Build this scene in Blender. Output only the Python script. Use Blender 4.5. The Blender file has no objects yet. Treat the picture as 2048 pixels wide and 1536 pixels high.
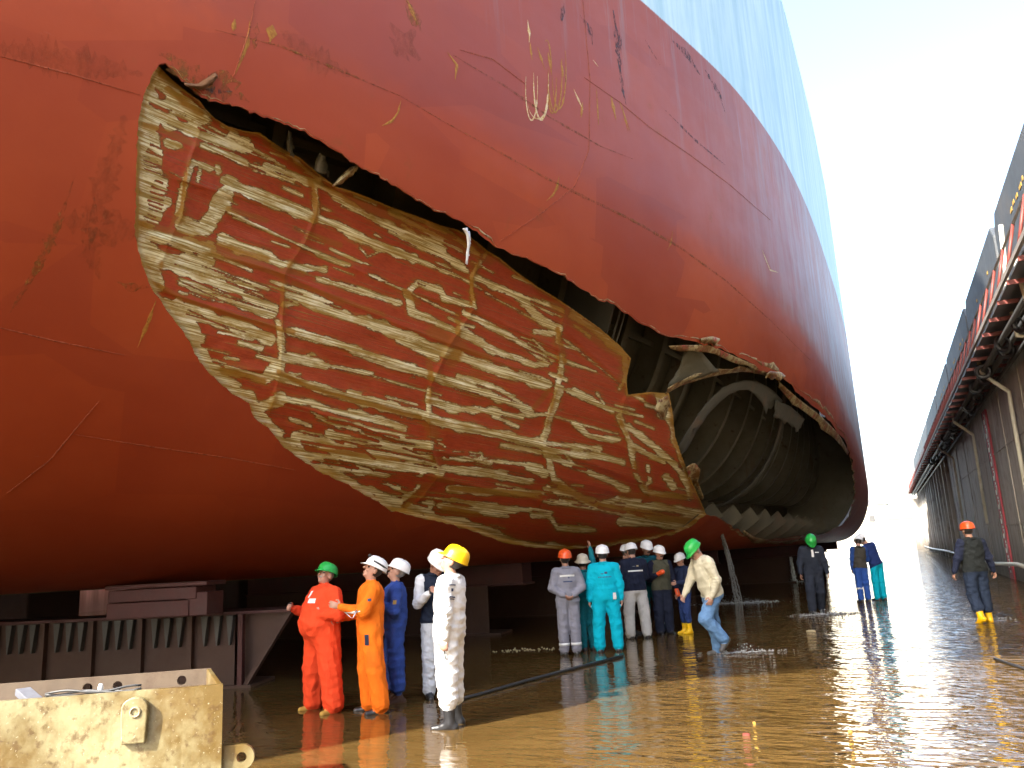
import bpy, bmesh, math, random
import numpy as np
from math import radians, degrees, sin, cos, tan, atan, atan2, pi, sqrt
from mathutils import Vector, Matrix, geometry
from mathutils.bvhtree import BVHTree

random.seed(7)
RNG = np.random.default_rng(7)
scene = bpy.context.scene
COL = scene.collection

# ---------------------------------------------------------------- camera
# photo frame is 2048 x 1536; focal length 1620 px, roll 3 deg, camera 1.72 m above the water
FPX, CX, CY, CAMH = 1620.0, 1024.0, 768.0, 1.72
ROLL = radians(3.0)
PITCH = atan((1111 - 768) * cos(ROLL) / FPX)
YAW = radians(23.967)          # the dock axis (+Y) lies this far right of the view axis
_F = np.array([0, cos(PITCH), sin(PITCH)]); _U = np.array([0, -sin(PITCH), cos(PITCH)]); _R = np.array([1.0, 0, 0])
_Rc = cos(ROLL) * _R - sin(ROLL) * _U; _Uc = sin(ROLL) * _R + cos(ROLL) * _U
_Z = np.array([[cos(YAW), -sin(YAW), 0], [sin(YAW), cos(YAW), 0], [0, 0, 1]])
CR, CU, CF = _Z @ _Rc, _Z @ _Uc, _Z @ _F
CAM = np.array([0, 0, CAMH])
cd = bpy.data.cameras.new('camera')
cd.sensor_width = 36; cd.lens = FPX / 2048 * 36; cd.clip_start = 0.05; cd.clip_end = 6000
cam = bpy.data.objects.new('camera', cd); COL.objects.link(cam)
cam.matrix_world = Matrix(((CR[0], CU[0], -CF[0], CAM[0]), (CR[1], CU[1], -CF[1], CAM[1]), (CR[2], CU[2], -CF[2], CAM[2]), (0, 0, 0, 1)))
scene.camera = cam

# ---------------------------------------------------------------- sky, sun, exposure
SUN_HEAD = radians(26.0)       # sunlight travels this far right of +Y (sun is behind left of the camera)
SUN_EL = radians(38.0)
world = bpy.data.worlds.new('World'); scene.world = world; world.use_nodes = True
wn = world.node_tree; bg = wn.nodes['Background']
sky = wn.nodes.new('ShaderNodeTexSky'); sky.sky_type = 'NISHITA'; sky.sun_disc = False
sky.sun_elevation = SUN_EL; sky.sun_rotation = SUN_HEAD + pi
sky.air_density = 1.0; sky.dust_density = 3.0; sky.ozone_density = 0.3; sky.altitude = 0
wn.links.new(sky.outputs[0], bg.inputs[0]); bg.inputs[1].default_value = 0.15
sl = bpy.data.lights.new('sun', 'SUN'); sl.energy = 3.4; sl.angle = radians(0.6); sl.color = (1.0, 0.95, 0.86)
sun = bpy.data.objects.new('sun', sl); COL.objects.link(sun)
_t = Vector((sin(SUN_HEAD) * cos(SUN_EL), cos(SUN_HEAD) * cos(SUN_EL), -sin(SUN_EL)))
sun.rotation_euler = _t.to_track_quat('-Z', 'Y').to_euler(); sun.location = (-20, -30, 40)
vs = scene.view_settings
vs.view_transform = 'Standard'; vs.look = 'None'; vs.gamma = 1.0; vs.exposure = 2.4; vs.use_curve_mapping = False
scene.cycles.use_denoising = True; scene.cycles.adaptive_threshold = .03
scene.cycles.max_bounces = 6; scene.cycles.diffuse_bounces = 3; scene.cycles.glossy_bounces = 3
scene.cycles.transparent_max_bounces = 8; scene.cycles.caustics_reflective = False; scene.cycles.caustics_refractive = False
scene.cycles.sample_clamp_indirect = 6.0

# ---------------------------------------------------------------- geometry helpers
def px_dir(x, y):
    d = (x - CX) / FPX * CR + (CY - y) / FPX * CU + CF
    return d / np.linalg.norm(d)
def px_dirs(x, y):
    x = np.asarray(x, float)[..., None]; y = np.asarray(y, float)[..., None]
    d = (x - CX) / FPX * CR + (CY - y) / FPX * CU + CF
    return d / np.linalg.norm(d, axis=-1, keepdims=True)
def proj(P):
    v = np.asarray(P, float) - CAM
    w = v @ CF
    return CX + FPX * (v @ CR) / w, CY - FPX * (v @ CU) / w
def at_z(x, y, z):
    d = px_dir(x, y); return CAM + d * ((z - CAMH) / d[2])
def at_x(x, y, X):
    d = px_dir(x, y); return CAM + d * (X / d[0])

def mesh_obj(name, V, F, mat=None, parent=None, smooth=False, mats=None, midx=None):
    me = bpy.data.meshes.new(name)
    V = np.asarray(V, float)
    if isinstance(F, np.ndarray):
        n = F.shape[1]
        me.vertices.add(len(V)); me.vertices.foreach_set('co', V.ravel())
        me.loops.add(F.size); me.loops.foreach_set('vertex_index', F.ravel().astype(np.int32))
        me.polygons.add(len(F)); me.polygons.foreach_set('loop_start', np.arange(0, F.size, n, dtype=np.int32))
        me.update(calc_edges=True)
    else:
        me.from_pydata(V.tolist(), [], F); me.update()
    for m in (mats or ([mat] if mat else [])): me.materials.append(m)
    if midx is not None: me.polygons.foreach_set('material_index', np.asarray(midx, np.int32))
    if smooth: me.polygons.foreach_set('use_smooth', np.ones(len(me.polygons), bool))
    me.validate(); me.update()
    o = bpy.data.objects.new(name, me); COL.objects.link(o)
    if parent: o.parent = parent
    return o
def empty(name, loc=(0, 0, 0), rz=0.0):
    o = bpy.data.objects.new(name, None); COL.objects.link(o); o.location = loc; o.rotation_euler = (0, 0, rz); o.empty_display_size = .2
    return o
def tag(o, label=None, cat=None, group=None, kind=None):
    if label: o['label'] = label
    if cat: o['category'] = cat
    if group: o['group'] = group
    if kind: o['kind'] = kind
    return o
def inst(src, name, parent, M):
    o = bpy.data.objects.new(name, src.data); COL.objects.link(o); o.parent = parent; o.matrix_local = M
    return o

class MB:
    """collects simple shapes into one mesh"""
    def __init__(s): s.v = []; s.f = []
    def add(s, V, F):
        n = len(s.v); s.v += [tuple(map(float, p)) for p in V]; s.f += [tuple(i + n for i in q) for q in F]; return s
    def box(s, c, d, R=None, taper=1.0):
        V = []
        for z in (-.5, .5):
            k = taper if z > 0 else 1.0
            for x, y in ((-.5, -.5), (.5, -.5), (.5, .5), (-.5, .5)):
                p = np.array([x * d[0] * k, y * d[1] * k, z * d[2]])
                if R is not None: p = R @ p
                V.append(p + np.array(c))
        return s.add(V, [(3, 2, 1, 0), (4, 5, 6, 7), (0, 1, 5, 4), (1, 2, 6, 5), (2, 3, 7, 6), (3, 0, 4, 7)])
    def tube(s, pts, r, n=8, closed_ends=True):
        pts = [np.array(p, float) for p in pts]
        rs = r if hasattr(r, '__len__') else [r] * len(pts)
        V = []; F = []
        prev = None
        for i, p in enumerate(pts):
            t = pts[min(i + 1, len(pts) - 1)] - pts[max(i - 1, 0)]; t = t / (np.linalg.norm(t) + 1e-9)
            if prev is None:
                a = np.cross(t, [0, 0, 1.0]);
                if np.linalg.norm(a) < .1: a = np.cross(t, [1.0, 0, 0])
            else: a = prev - t * (prev @ t)
            a = a / (np.linalg.norm(a) + 1e-9); b = np.cross(t, a); prev = a
            for k in range(n):
                q = 2 * pi * k / n; V.append(p + (a * cos(q) + b * sin(q)) * rs[i])
        for i in range(len(pts) - 1):
            for k in range(n):
                F.append((i * n + k, i * n + (k + 1) % n, (i + 1) * n + (k + 1) % n, (i + 1) * n + k))
        if closed_ends: F += [tuple(range(n - 1, -1, -1)), tuple(range((len(pts) - 1) * n, len(pts) * n))]
        return s.add(V, F)
    def prism(s, poly, d, origin, ax, ay):
        """polygon in plane (ax, ay) at origin, thickness vector d"""
        o = np.array(origin, float); ax = np.array(ax, float); ay = np.array(ay, float); d = np.array(d, float)
        n = len(poly)
        V = [o + ax * p[0] + ay * p[1] for p in poly]; V += [v + d for v in V]
        F = [tuple(range(n - 1, -1, -1)), tuple(range(n, 2 * n))] + [(i, (i + 1) % n, n + (i + 1) % n, n + i) for i in range(n)]
        return s.add(V, F)
    def build(s, name, mat, parent=None, smooth=False, bevel=0, mats=None, midx=None):
        o = mesh_obj(name, np.array(s.v), s.f, mat, parent, smooth, mats, midx)
        bm = bmesh.new(); bm.from_mesh(o.data); bmesh.ops.recalc_face_normals(bm, faces=bm.faces); bm.to_mesh(o.data); bm.free()
        if bevel:
            m = o.modifiers.new('bevel', 'BEVEL'); m.width = bevel; m.segments = 2; m.limit_method = 'ANGLE'
        return o

# numpy value noise
def vnoise(x, y, seed=0, n=256):
    g = np.random.default_rng(seed).random((n, n))
    xi = np.floor(x).astype(int); yi = np.floor(y).astype(int); fx = x - xi; fy = y - yi
    fx = fx * fx * (3 - 2 * fx); fy = fy * fy * (3 - 2 * fy)
    a = g[xi % n, yi % n]; b = g[(xi + 1) % n, yi % n]; c = g[xi % n, (yi + 1) % n]; d = g[(xi + 1) % n, (yi + 1) % n]
    return (a * (1 - fx) + b * fx) * (1 - fy) + (c * (1 - fx) + d * fx) * fy
def sm(x):
    x = np.clip(x, 0, 1); return x * x * (3 - 2 * x)
def in_poly(px, py, poly):
    c = np.zeros(np.shape(px), bool); n = len(poly)
    for i in range(n):
        x1, y1 = poly[i]; x2, y2 = poly[(i + 1) % n]
        if y1 == y2: continue
        k = (y1 > py) != (y2 > py)
        c ^= k & (px < (x2 - x1) * (py - y1) / (y2 - y1) + x1)
    return c
def dist_poly(px, py, pts):
    best = np.full(np.shape(px), 1e9)
    for (x1, y1), (x2, y2) in zip(pts[:-1], pts[1:]):
        dx, dy = x2 - x1, y2 - y1; L = dx * dx + dy * dy + 1e-9
        t = np.clip(((px - x1) * dx + (py - y1) * dy) / L, 0, 1)
        best = np.minimum(best, np.hypot(px - x1 - t * dx, py - y1 - t * dy))
    return best

# ---------------------------------------------------------------- material helpers
def mat_new(name):
    m = bpy.data.materials.new(name); m.use_nodes = True
    nt = m.node_tree; b = nt.nodes['Principled BSDF']
    return m, nt, b
def nd(nt, typ, props=None, **ins):
    n = nt.nodes.new(typ)
    for k, v in (props or {}).items(): setattr(n, k, v)
    for k, v in ins.items():
        key = int(k[1:]) if k[0] == 'i' and k[1:].isdigit() else k.replace('_', ' ')
        s = n.inputs[key]
        if hasattr(v, 'is_output') or isinstance(v, bpy.types.NodeSocket): nt.links.new(v, s)
        else: s.default_value = v
    return n
def mth(nt, op, a, b=0.0, c=None, clamp=False):
    n = nd(nt, 'ShaderNodeMath', dict(operation=op, use_clamp=clamp), i0=a, i1=b)
    if c is not None:
        if isinstance(c, bpy.types.NodeSocket): nt.links.new(c, n.inputs[2])
        else: n.inputs[2].default_value = c
    return n.outputs[0]
def rng(nt, v, a, b, c=0.0, d=1.0, smooth=True):
    n = nd(nt, 'ShaderNodeMapRange', dict(interpolation_type='SMOOTHSTEP' if smooth else 'LINEAR'), Value=v, From_Min=a, From_Max=b, To_Min=c, To_Max=d)
    return n.outputs[0]
def mixc(nt, fac, a, b, mode='MIX'):
    n = nt.nodes.new('ShaderNodeMix'); n.data_type = 'RGBA'; n.blend_type = mode
    for s, v in ((n.inputs[0], fac), (n.inputs[6], a), (n.inputs[7], b)):
        if isinstance(v, bpy.types.NodeSocket): nt.links.new(v, s)
        else: s.default_value = v if not hasattr(v, '__len__') or len(v) == 4 else (*v, 1)
    return n.outputs[2]
def noise(nt, vec, scale, detail=4.0, rough=0.55, dist=0.0):
    n = nd(nt, 'ShaderNodeTexNoise', None, Scale=scale, Detail=detail, Roughness=rough, Distortion=dist)
    if vec is not None: nt.links.new(vec, n.inputs['Vector'])
    return n.outputs['Fac']
def coords(nt, scale=(1, 1, 1), kind='Object', rot=(0, 0, 0)):
    tc = nt.nodes.new('ShaderNodeTexCoord')
    return nd(nt, 'ShaderNodeMapping', None, Vector=tc.outputs[kind], Scale=scale, Rotation=rot).outputs[0]
def bump(nt, b, h, strength=0.3, dist=0.02):
    n = nd(nt, 'ShaderNodeBump', None, Strength=strength, Distance=dist, Height=h)
    nt.links.new(n.outputs[0], b.inputs['Normal'])
def setc(nt, b, c, rough=0.5, metal=0.0, spec=0.5):
    for k, v in (('Base Color', c), ('Roughness', rough), ('Metallic', metal), ('Specular IOR Level', spec)):
        if isinstance(v, bpy.types.NodeSocket): nt.links.new(v, b.inputs[k])
        else: b.inputs[k].default_value = v if k != 'Base Color' or len(v) == 4 else (*v, 1)

def mat_plain(name, c, rough=0.5, var=0.25, scale=8.0, metal=0.0, bmp=0.1, spec=0.5, dirt=None, dirt_amt=0.5):
    m, nt, b = mat_new(name)
    v = coords(nt)
    n1 = noise(nt, v, scale); n2 = noise(nt, v, scale * 6)
    k = mth(nt, 'MULTIPLY_ADD', n1, 2 * var, 1 - var)
    base = mixc(nt, 1.0, (*c, 1), nd(nt, 'ShaderNodeCombineColor', None, Red=k, Green=k, Blue=k).outputs[0], 'MULTIPLY')
    if dirt: base = mixc(nt, rng(nt, noise(nt, v, scale * .6, 6, .65), .5, .72, 0, dirt_amt), base, (*dirt, 1))
    setc(nt, b, base, mth(nt, 'MULTIPLY_ADD', n2, .2, rough - .1), metal, spec)
    if bmp: bump(nt, b, n2, bmp, .01)
    return m

def mat_hull():
    m, nt, b = mat_new('red_hull_paint')
    v = coords(nt)
    sep = nd(nt, 'ShaderNodeSeparateXYZ', None, Vector=v); z = sep.outputs[2]
    n1 = noise(nt, v, .35, 5, .6); n2 = noise(nt, v, 1.7, 6, .65); n3 = noise(nt, v, 22, 3)
    base = mixc(nt, rng(nt, n1, .3, .7), (.31, .046, .012, 1), (.37, .064, .017, 1))
    # block-like patches of fresh and old coats along the strakes
    vb = coords(nt, (.0, .45, 1.1))
    vor = nd(nt, 'ShaderNodeTexVoronoi', dict(feature='F1', distance='CHEBYCHEV'), Vector=coords(nt, (.25, .33, .75)), Scale=1.0, Randomness=.8)
    vc = nd(nt, 'ShaderNodeSeparateColor', None, Color=vor.outputs['Color']).outputs[0]
    base = mixc(nt, mth(nt, 'MULTIPLY', rng(nt, vc, .2, .9), .42), base, (.215, .027, .011, 1))
    # chalky weathered coat higher on the side
    chalk = mth(nt, 'MULTIPLY', rng(nt, mth(nt, 'ADD', z, mth(nt, 'MULTIPLY', n2, 2.4)), 7.8, 11.5), rng(nt, noise(nt, coords(nt, (1.2, .9, .35)), 1.4, 6, .7), .3, .75, .15, .75))
    base = mixc(nt, mth(nt, 'MULTIPLY', chalk, .42), base, (.24, .080, .066, 1))
    # purple-grey worn coat above the chine, greyer still towards the far end
    thr = mth(nt, 'MULTIPLY_ADD', mth(nt, 'MAXIMUM', mth(nt, 'SUBTRACT', sep.outputs[1], 14.0), 0.0), .085, z)
    worn = rng(nt, mth(nt, 'MULTIPLY_ADD', n2, .8, thr), 7.75, 8.25)
    base = mixc(nt, mth(nt, 'MULTIPLY', worn, .34), base, (.23, .055, .040, 1))
    strk = noise(nt, coords(nt, (1.6, 1.6, .22)), 1.5, 5, .7)
    base = mixc(nt, mth(nt, 'MULTIPLY', mth(nt, 'MULTIPLY', worn, rng(nt, sep.outputs[1], 13, 30)), rng(nt, strk, .32, .66, .15, .9)), base, (.33, .27, .25, 1))
    # vertical run marks near the waterline
    runs = rng(nt, noise(nt, coords(nt, (2.2, 2.2, .16)), 1.6, 5, .7), .52, .74)
    base = mixc(nt, mth(nt, 'MULTIPLY', runs, mth(nt, 'MULTIPLY', rng(nt, z, 8.2, 11.5), .55)), base, (.21, .185, .18, 1))
    # rust blooms
    ru = mth(nt, 'MULTIPLY', rng(nt, n2, .60, .74), rng(nt, n1, .42, .65))
    base = mixc(nt, mth(nt, 'MULTIPLY', ru, .7), base, (.19, .062, .012, 1))
    # pale fine scratches along the ship
    sc = rng(nt, noise(nt, coords(nt, (3, .25, 9)), 3.0, 8, .75), .66, .72)
    base = mixc(nt, mth(nt, 'MULTIPLY', sc, .16), base, (.36, .25, .2, 1))
    # topside paint above the boot top
    zz = mth(nt, 'ADD', z, mth(nt, 'MULTIPLY', n3, .05))
    blue = mixc(nt, rng(nt, noise(nt, coords(nt, (1.5, 1.5, .15)), 1.2, 6, .7), .35, .7), (.34, .49, .53, 1), (.54, .65, .67, 1))
    base = mixc(nt, rng(nt, zz, 12.0, 12.05), base, blue)
    setc(nt, b, base, mth(nt, 'MULTIPLY_ADD', n2, .22, .42), 0, .25)
    wav = noise(nt, coords(nt, (1, .45, 1)), 1.1, 2)
    bump(nt, b, mth(nt, 'ADD', mth(nt, 'MULTIPLY', n3, .05), mth(nt, 'MULTIPLY', wav, 1.4)), .35, .05)
    return m

def mat_scraped():
    """paint ripped to bare, rusting steel: attributes bare (wear shape), rust, and st (grain coordinates)"""
    m, nt, b = mat_new('scraped_plate')
    at = nd(nt, 'ShaderNodeAttribute', dict(attribute_name='bare')).outputs['Fac']
    ar = nd(nt, 'ShaderNodeAttribute', dict(attribute_name='rust')).outputs['Fac']
    st = nd(nt, 'ShaderNodeAttribute', dict(attribute_name='st')).outputs['Vector']
    def S(a, bb): return nd(nt, 'ShaderNodeMapping', None, Vector=st, Scale=(a, bb, 1)).outputs[0]
    g1 = noise(nt, S(.9, 11), 1.0, 4, .65)      # long grain
    g2 = noise(nt, S(.8, 34), 1.0, 3, .62)      # fine grain
    g3 = noise(nt, S(.45, 34), 1.0, 3, .6)      # hairline scores
    e1 = noise(nt, S(8, 20), 1.0, 5, .7)        # chipped paint edges
    e2 = noise(nt, S(20, 24), 1.0, 3, .6)
    f = mth(nt, 'MULTIPLY_ADD', mth(nt, 'SUBTRACT', e1, .5), .9, at)
    f = mth(nt, 'MULTIPLY_ADD', mth(nt, 'SUBTRACT', g2, .5), 1.35, f)
    f = mth(nt, 'MULTIPLY_ADD', mth(nt, 'SUBTRACT', g1, .5), .5, f)
    f = mth(nt, 'MULTIPLY_ADD', mth(nt, 'SUBTRACT', e2, .5), .5, f)
    bare = rng(nt, f, -.03, .05)
    hair = mth(nt, 'MULTIPLY', mth(nt, 'MULTIPLY', rng(nt, g3, .60, .66), rng(nt, at, -2.6, -.4)), rng(nt, e1, .34, .5))
    bare = mth(nt, 'MAXIMUM', bare, mth(nt, 'MULTIPLY', hair, .8))
    rim = rng(nt, f, -.30, -.02)
    red = mixc(nt, rng(nt, e1, .3, .7), (.37, .054, .015, 1), (.29, .040, .012, 1))
    red = mixc(nt, mth(nt, 'MULTIPLY', rng(nt, g1, .55, .8), .45), red, (.12, .035, .035, 1))
    red = mixc(nt, mth(nt, 'MULTIPLY', rng(nt, mth(nt, 'MULTIPLY_ADD', mth(nt, 'SUBTRACT', g1, .5), 2.4, f), -.9, .25), .62), red, (.30, .105, .012, 1))
    red = mixc(nt, mth(nt, 'MULTIPLY', rng(nt, f, -.22, -.02), .75), red, (.12, .035, .010, 1))
    steel = mixc(nt, rng(nt, g2, .42, .60), (.74, .66, .38, 1), (.30, .20, .05, 1))
    steel = mixc(nt, rng(nt, noise(nt, S(2.5, 9), 1.0, 4, .6), .46, .7), steel, mixc(nt, rng(nt, g2, .44, .58), (.84, .79, .58, 1), (.46, .34, .12, 1)))
    steel = mixc(nt, mth(nt, 'SUBTRACT', 1.0, rng(nt, f, .02, .20)), steel, (.13, .078, .020, 1))
    rs = rng(nt, mth(nt, 'MULTIPLY_ADD', mth(nt, 'SUBTRACT', g1, .5), 1.4, ar), .16, .75)
    steel = mixc(nt, mth(nt, 'MULTIPLY', rs, .92), steel, mixc(nt, e2, (.42, .20, .014, 1), (.22, .08, .006, 1)))
    steel = mixc(nt, rng(nt, noise(nt, S(1.6, 5), 1.0, 4, .65), .46, .66, 0, .7), steel, (.36, .215, .04, 1))
    rs2 = mth(nt, 'MULTIPLY', rng(nt, g1, .50, .62), rng(nt, e1, .36, .60))
    steel = mixc(nt, mth(nt, 'MULTIPLY', rs2, .85), steel, (.27, .155, .018, 1))
    base = mixc(nt, bare, red, steel)
    base = mixc(nt, mth(nt, 'MULTIPLY', rs, mth(nt, 'SUBTRACT', .6, mth(nt, 'MULTIPLY', bare, .55))), base, (.25, .085, .008, 1))
    setc(nt, b, base, mth(nt, 'MULTIPLY_ADD', bare, .05, .48), 0.0, .22)
    bump(nt, b, mth(nt, 'ADD', mth(nt, 'MULTIPLY', bare, -.5), mth(nt, 'MULTIPLY', g2, .5)), .5, .02)
    return m

def mat_torn():
    m, nt, b = mat_new('torn_steel_edge')
    v = coords(nt)
    n1 = noise(nt, v, 3.0, 6, .65); n2 = noise(nt, v, 14, 5, .6)
    c = mixc(nt, rng(nt, n1, .42, .58), (.42, .34, .17, 1), (.19, .08, .012, 1))
    c = mixc(nt, rng(nt, n2, .52, .66), c, (.12, .05, .02, 1))
    c = mixc(nt, rng(nt, noise(nt, v, 2.2, 4), .58, .66), c, (.32, .05, .03, 1))
    setc(nt, b, c, .55, 0, .4); bump(nt, b, n2, .6, .03)
    return m

def mat_inner():
    m, nt, b = mat_new('tank_interior_paint')
    v = coords(nt)
    n1 = noise(nt, v, .7, 6, .65); n2 = noise(nt, v, 5, 5, .6)
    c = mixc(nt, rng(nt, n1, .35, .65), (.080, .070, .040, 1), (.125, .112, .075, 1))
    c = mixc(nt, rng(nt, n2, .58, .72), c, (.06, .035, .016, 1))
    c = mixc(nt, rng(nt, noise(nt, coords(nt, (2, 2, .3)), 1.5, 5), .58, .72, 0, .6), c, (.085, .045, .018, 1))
    setc(nt, b, c, .6, 0, .3); bump(nt, b, n2, .25, .02)
    return m

def mat_water():
    """turbid shallow water: the mud in it scatters evenly, only the mirror reflection follows the ripples"""
    m, nt, b = mat_new('muddy_water')
    v = coords(nt)
    sep = nd(nt, 'ShaderNodeSeparateXYZ', None, Vector=v)
    n1 = noise(nt, v, .5, 4, .6); n2 = noise(nt, coords(nt, (1, 3, 1), rot=(0, 0, radians(-16))), 1.1, 4, .6)
    c = mixc(nt, rng(nt, n1, .3, .7), (.075, .043, .012, 1), (.105, .062, .019, 1))
    c = mixc(nt, mth(nt, 'MULTIPLY', rng(nt, n2, .45, .75), .5), c, (.135, .082, .028, 1))
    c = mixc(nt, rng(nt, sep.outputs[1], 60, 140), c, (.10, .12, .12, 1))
    rot = radians(-16)
    a1 = noise(nt, coords(nt, (.8, 1.9, 1), rot=(0, 0, rot)), 2.0, 2, .5, .6)
    a2 = noise(nt, coords(nt, (.9, 2.0, 1), rot=(0, 0, rot)), 5.5, 2, .5, .3)
    w = nd(nt, 'ShaderNodeTexWave', dict(bands_direction='Y'), Vector=coords(nt, (1, 1, 1), rot=(0, 0, rot)), Scale=.9, Distortion=9.0, Detail=2.0, Detail_Scale=1.1).outputs['Fac']
    chop = rng(nt, mth(nt, 'ADD', sep.outputs[0], mth(nt, 'MULTIPLY', noise(nt, v, .6, 2), 2.0)), -3.0, .2, .11, 1.0)
    h = mth(nt, 'MULTIPLY', mth(nt, 'ADD', mth(nt, 'ADD', a1, mth(nt, 'MULTIPLY', a2, .50)), mth(nt, 'MULTIPLY', w, .06)), chop)
    bn = nd(nt, 'ShaderNodeBump', None, Strength=1.0, Distance=.072, Height=h).outputs[0]
    df = nd(nt, 'ShaderNodeBsdfDiffuse', None, Color=c)
    gl = nd(nt, 'ShaderNodeBsdfGlossy', None, Color=(1, 1, 1, 1), Roughness=.03, Normal=bn)
    fr = nd(nt, 'ShaderNodeFresnel', None, IOR=1.42, Normal=bn)
    mx = nd(nt, 'ShaderNodeMixShader', None, Fac=fr.outputs[0]); nt.links.new(df.outputs[0], mx.inputs[1]); nt.links.new(gl.outputs[0], mx.inputs[2])
    nt.links.new(mx.outputs[0], nt.nodes['Material Output'].inputs['Surface'])
    return m

def mat_wall():
    m, nt, b = mat_new('stained_dock_wall')
    v = coords(nt)
    st = noise(nt, coords(nt, (1.5, 1.5, .08)), 1.6, 6, .7); n2 = noise(nt, v, .8, 6, .65); n3 = noise(nt, v, 9, 4)
    c = mixc(nt, rng(nt, st, .35, .68), (.33, .30, .255, 1), (.46, .43, .385, 1))
    c = mixc(nt, rng(nt, n2, .48, .7, 0, .75), c, (.17, .13, .09, 1))
    z = nd(nt, 'ShaderNodeSeparateXYZ', None, Vector=v).outputs[2]
    c = mixc(nt, mth(nt, 'MULTIPLY', rng(nt, mth(nt, 'ADD', z, mth(nt, 'MULTIPLY', st, 1.6)), 3.0, 1.0), .75), c, (.06, .05, .038, 1))
    br = nd(nt, 'ShaderNodeTexBrick', dict(offset=.5), Vector=coords(nt, (1, 1, 1), rot=(0, radians(90), 0)), Scale=.38, Mortar_Size=.006, Brick_Width=.9, Row_Height=.9, Color1=(1, 1, 1, 1), Color2=(.9, .9, .9, 1), Mortar=(.45, .45, .45, 1)).outputs[0]
    setc(nt, b, c, .7, 0, .3); bump(nt, b, n3, .3, .02)
    return m

def mat_box():
    m, nt, b = mat_new('rusty_cream_steel')
    v = coords(nt)
    n1 = noise(nt, v, 1.6, 6, .62); n2 = noise(nt, v, 14, 5, .6); n3 = noise(nt, v, 55, 3)
    c = mixc(nt, rng(nt, n1, .40, .60), (.27, .24, .13, 1), (.13, .083, .022, 1))
    c = mixc(nt, rng(nt, n2, .52, .68, 0, .75), c, (.085, .045, .013, 1))
    c = mixc(nt, rng(nt, n3, .66, .72, 0, .8), c, (.40, .38, .27, 1))
    setc(nt, b, c, .30, 0.0, .6); bump(nt, b, n2, .18, .015)
    return m

def mat_fabric(name, c, var=.24, sheen=True):
    m, nt, b = mat_new(name)
    v = coords(nt)
    n1 = noise(nt, v, 5, 5, .6); n2 = noise(nt, v, 24, 4, .6)
    k = mth(nt, 'MULTIPLY_ADD', n1, 2 * var, 1 - var)
    base = mixc(nt, 1.0, (*c, 1), nd(nt, 'ShaderNodeCombineColor', None, Red=k, Green=k, Blue=k).outputs[0], 'MULTIPLY')
    base = mixc(nt, rng(nt, noise(nt, v, 3.2, 5, .65), .56, .78, 0, .38), base, tuple(q * .35 + .012 for q in c) + (1,))
    setc(nt, b, base, .85, 0, .2)
    fold = noise(nt, coords(nt, (1, 1, .45)), 9, 3, .5, 1.2)
    bump(nt, b, mth(nt, 'ADD', fold, mth(nt, 'MULTIPLY', n2, .15)), .55, .035)
    return m

def mat_streak(name, c, c2, amt=.9, lo=.42, hi=.62):
    """thin stain or scratch: broken up so the paint shows through"""
    m, nt, b = mat_new(name)
    n1 = noise(nt, coords(nt, (5, 5, 2)), 3.0, 5, .7); n2 = noise(nt, coords(nt), 30, 3)
    setc(nt, b, mixc(nt, rng(nt, n2, .35, .65), (*c, 1), (*c2, 1)), .7, 0, .3)
    nt.links.new(rng(nt, mth(nt, 'MULTIPLY_ADD', n2, .25, n1), lo + .12, hi + .12, 0, amt), b.inputs['Alpha'])
    return m
MAT = {}
MAT['hull'] = mat_hull(); MAT['scraped'] = mat_scraped(); MAT['torn'] = mat_torn(); MAT['inner'] = mat_inner()
MAT['water'] = mat_water(); MAT['wall'] = mat_wall(); MAT['box'] = mat_box()
MAT['mud'] = mat_plain('dock_floor_mud', (.10, .07, .035), .8)
MAT['inner_light'] = mat_plain('pale_tank_plate', (.072, .068, .05), .6, .3, 2.0, dirt=(.16, .09, .05), dirt_amt=.8)
MAT['inner_dark'] = mat_plain('dark_tank_steel', (.07, .065, .055), .7, .3, 2.0, dirt=(.10, .05, .02))
MAT['rust'] = mat_streak('rust_streak', (.22, .070, .012), (.27, .11, .018), .7, .36, .72)
MAT['ochre'] = mat_streak('ochre_rust_scratch', (.40, .19, .028), (.30, .11, .016), .9, .22, .42)
MAT['cream'] = mat_streak('bare_scratch', (.62, .48, .28), (.46, .27, .08), 1.0, .05, .25)
MAT['paintdark'] = mat_streak('dark_scuff', (.05, .035, .04), (.09, .05, .05), .85)
MAT['weld'] = mat_streak('weld_bead', (.40, .10, .045), (.30, .06, .02), .7, .2, .5)
MAT['redsteel'] = mat_plain('red_steel_paint', (.33, .045, .03), .5, .3, 3.0, dirt=(.10, .04, .025))
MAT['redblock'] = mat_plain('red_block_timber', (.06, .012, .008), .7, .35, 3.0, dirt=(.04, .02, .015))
MAT['greyrail'] = mat_plain('grey_rail_paint', (.22, .20, .18), .6, .25, 3.0)
MAT['redrail'] = mat_plain('red_rail_paint', (.17, .035, .026), .5, .25, 3.0)
MAT['pipewhite'] = mat_plain('white_pipe_paint', (.66, .64, .54), .5, .2, 1.5, dirt=(.25, .2, .12))
MAT['blackpanel'] = mat_plain('dark_upper_wall', (.055, .062, .070), .6, .4, .5, dirt=(.14, .11, .08), dirt_amt=.6)
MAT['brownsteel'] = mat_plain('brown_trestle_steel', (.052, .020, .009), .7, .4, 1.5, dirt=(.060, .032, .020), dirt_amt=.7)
MAT['black'] = mat_plain('black_rubber', (.018, .018, .020), .35, .3, 10)
MAT['darkgrey'] = mat_plain('dark_grey_steel', (.06, .06, .06), .5, .3, 6)
MAT['plank'] = mat_plain('grey_plank', (.12, .125, .145), .7, .3, 12)
MAT['skin'] = mat_plain('skin', (.42, .225, .155), .5, .12, 30, bmp=.05)
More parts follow.
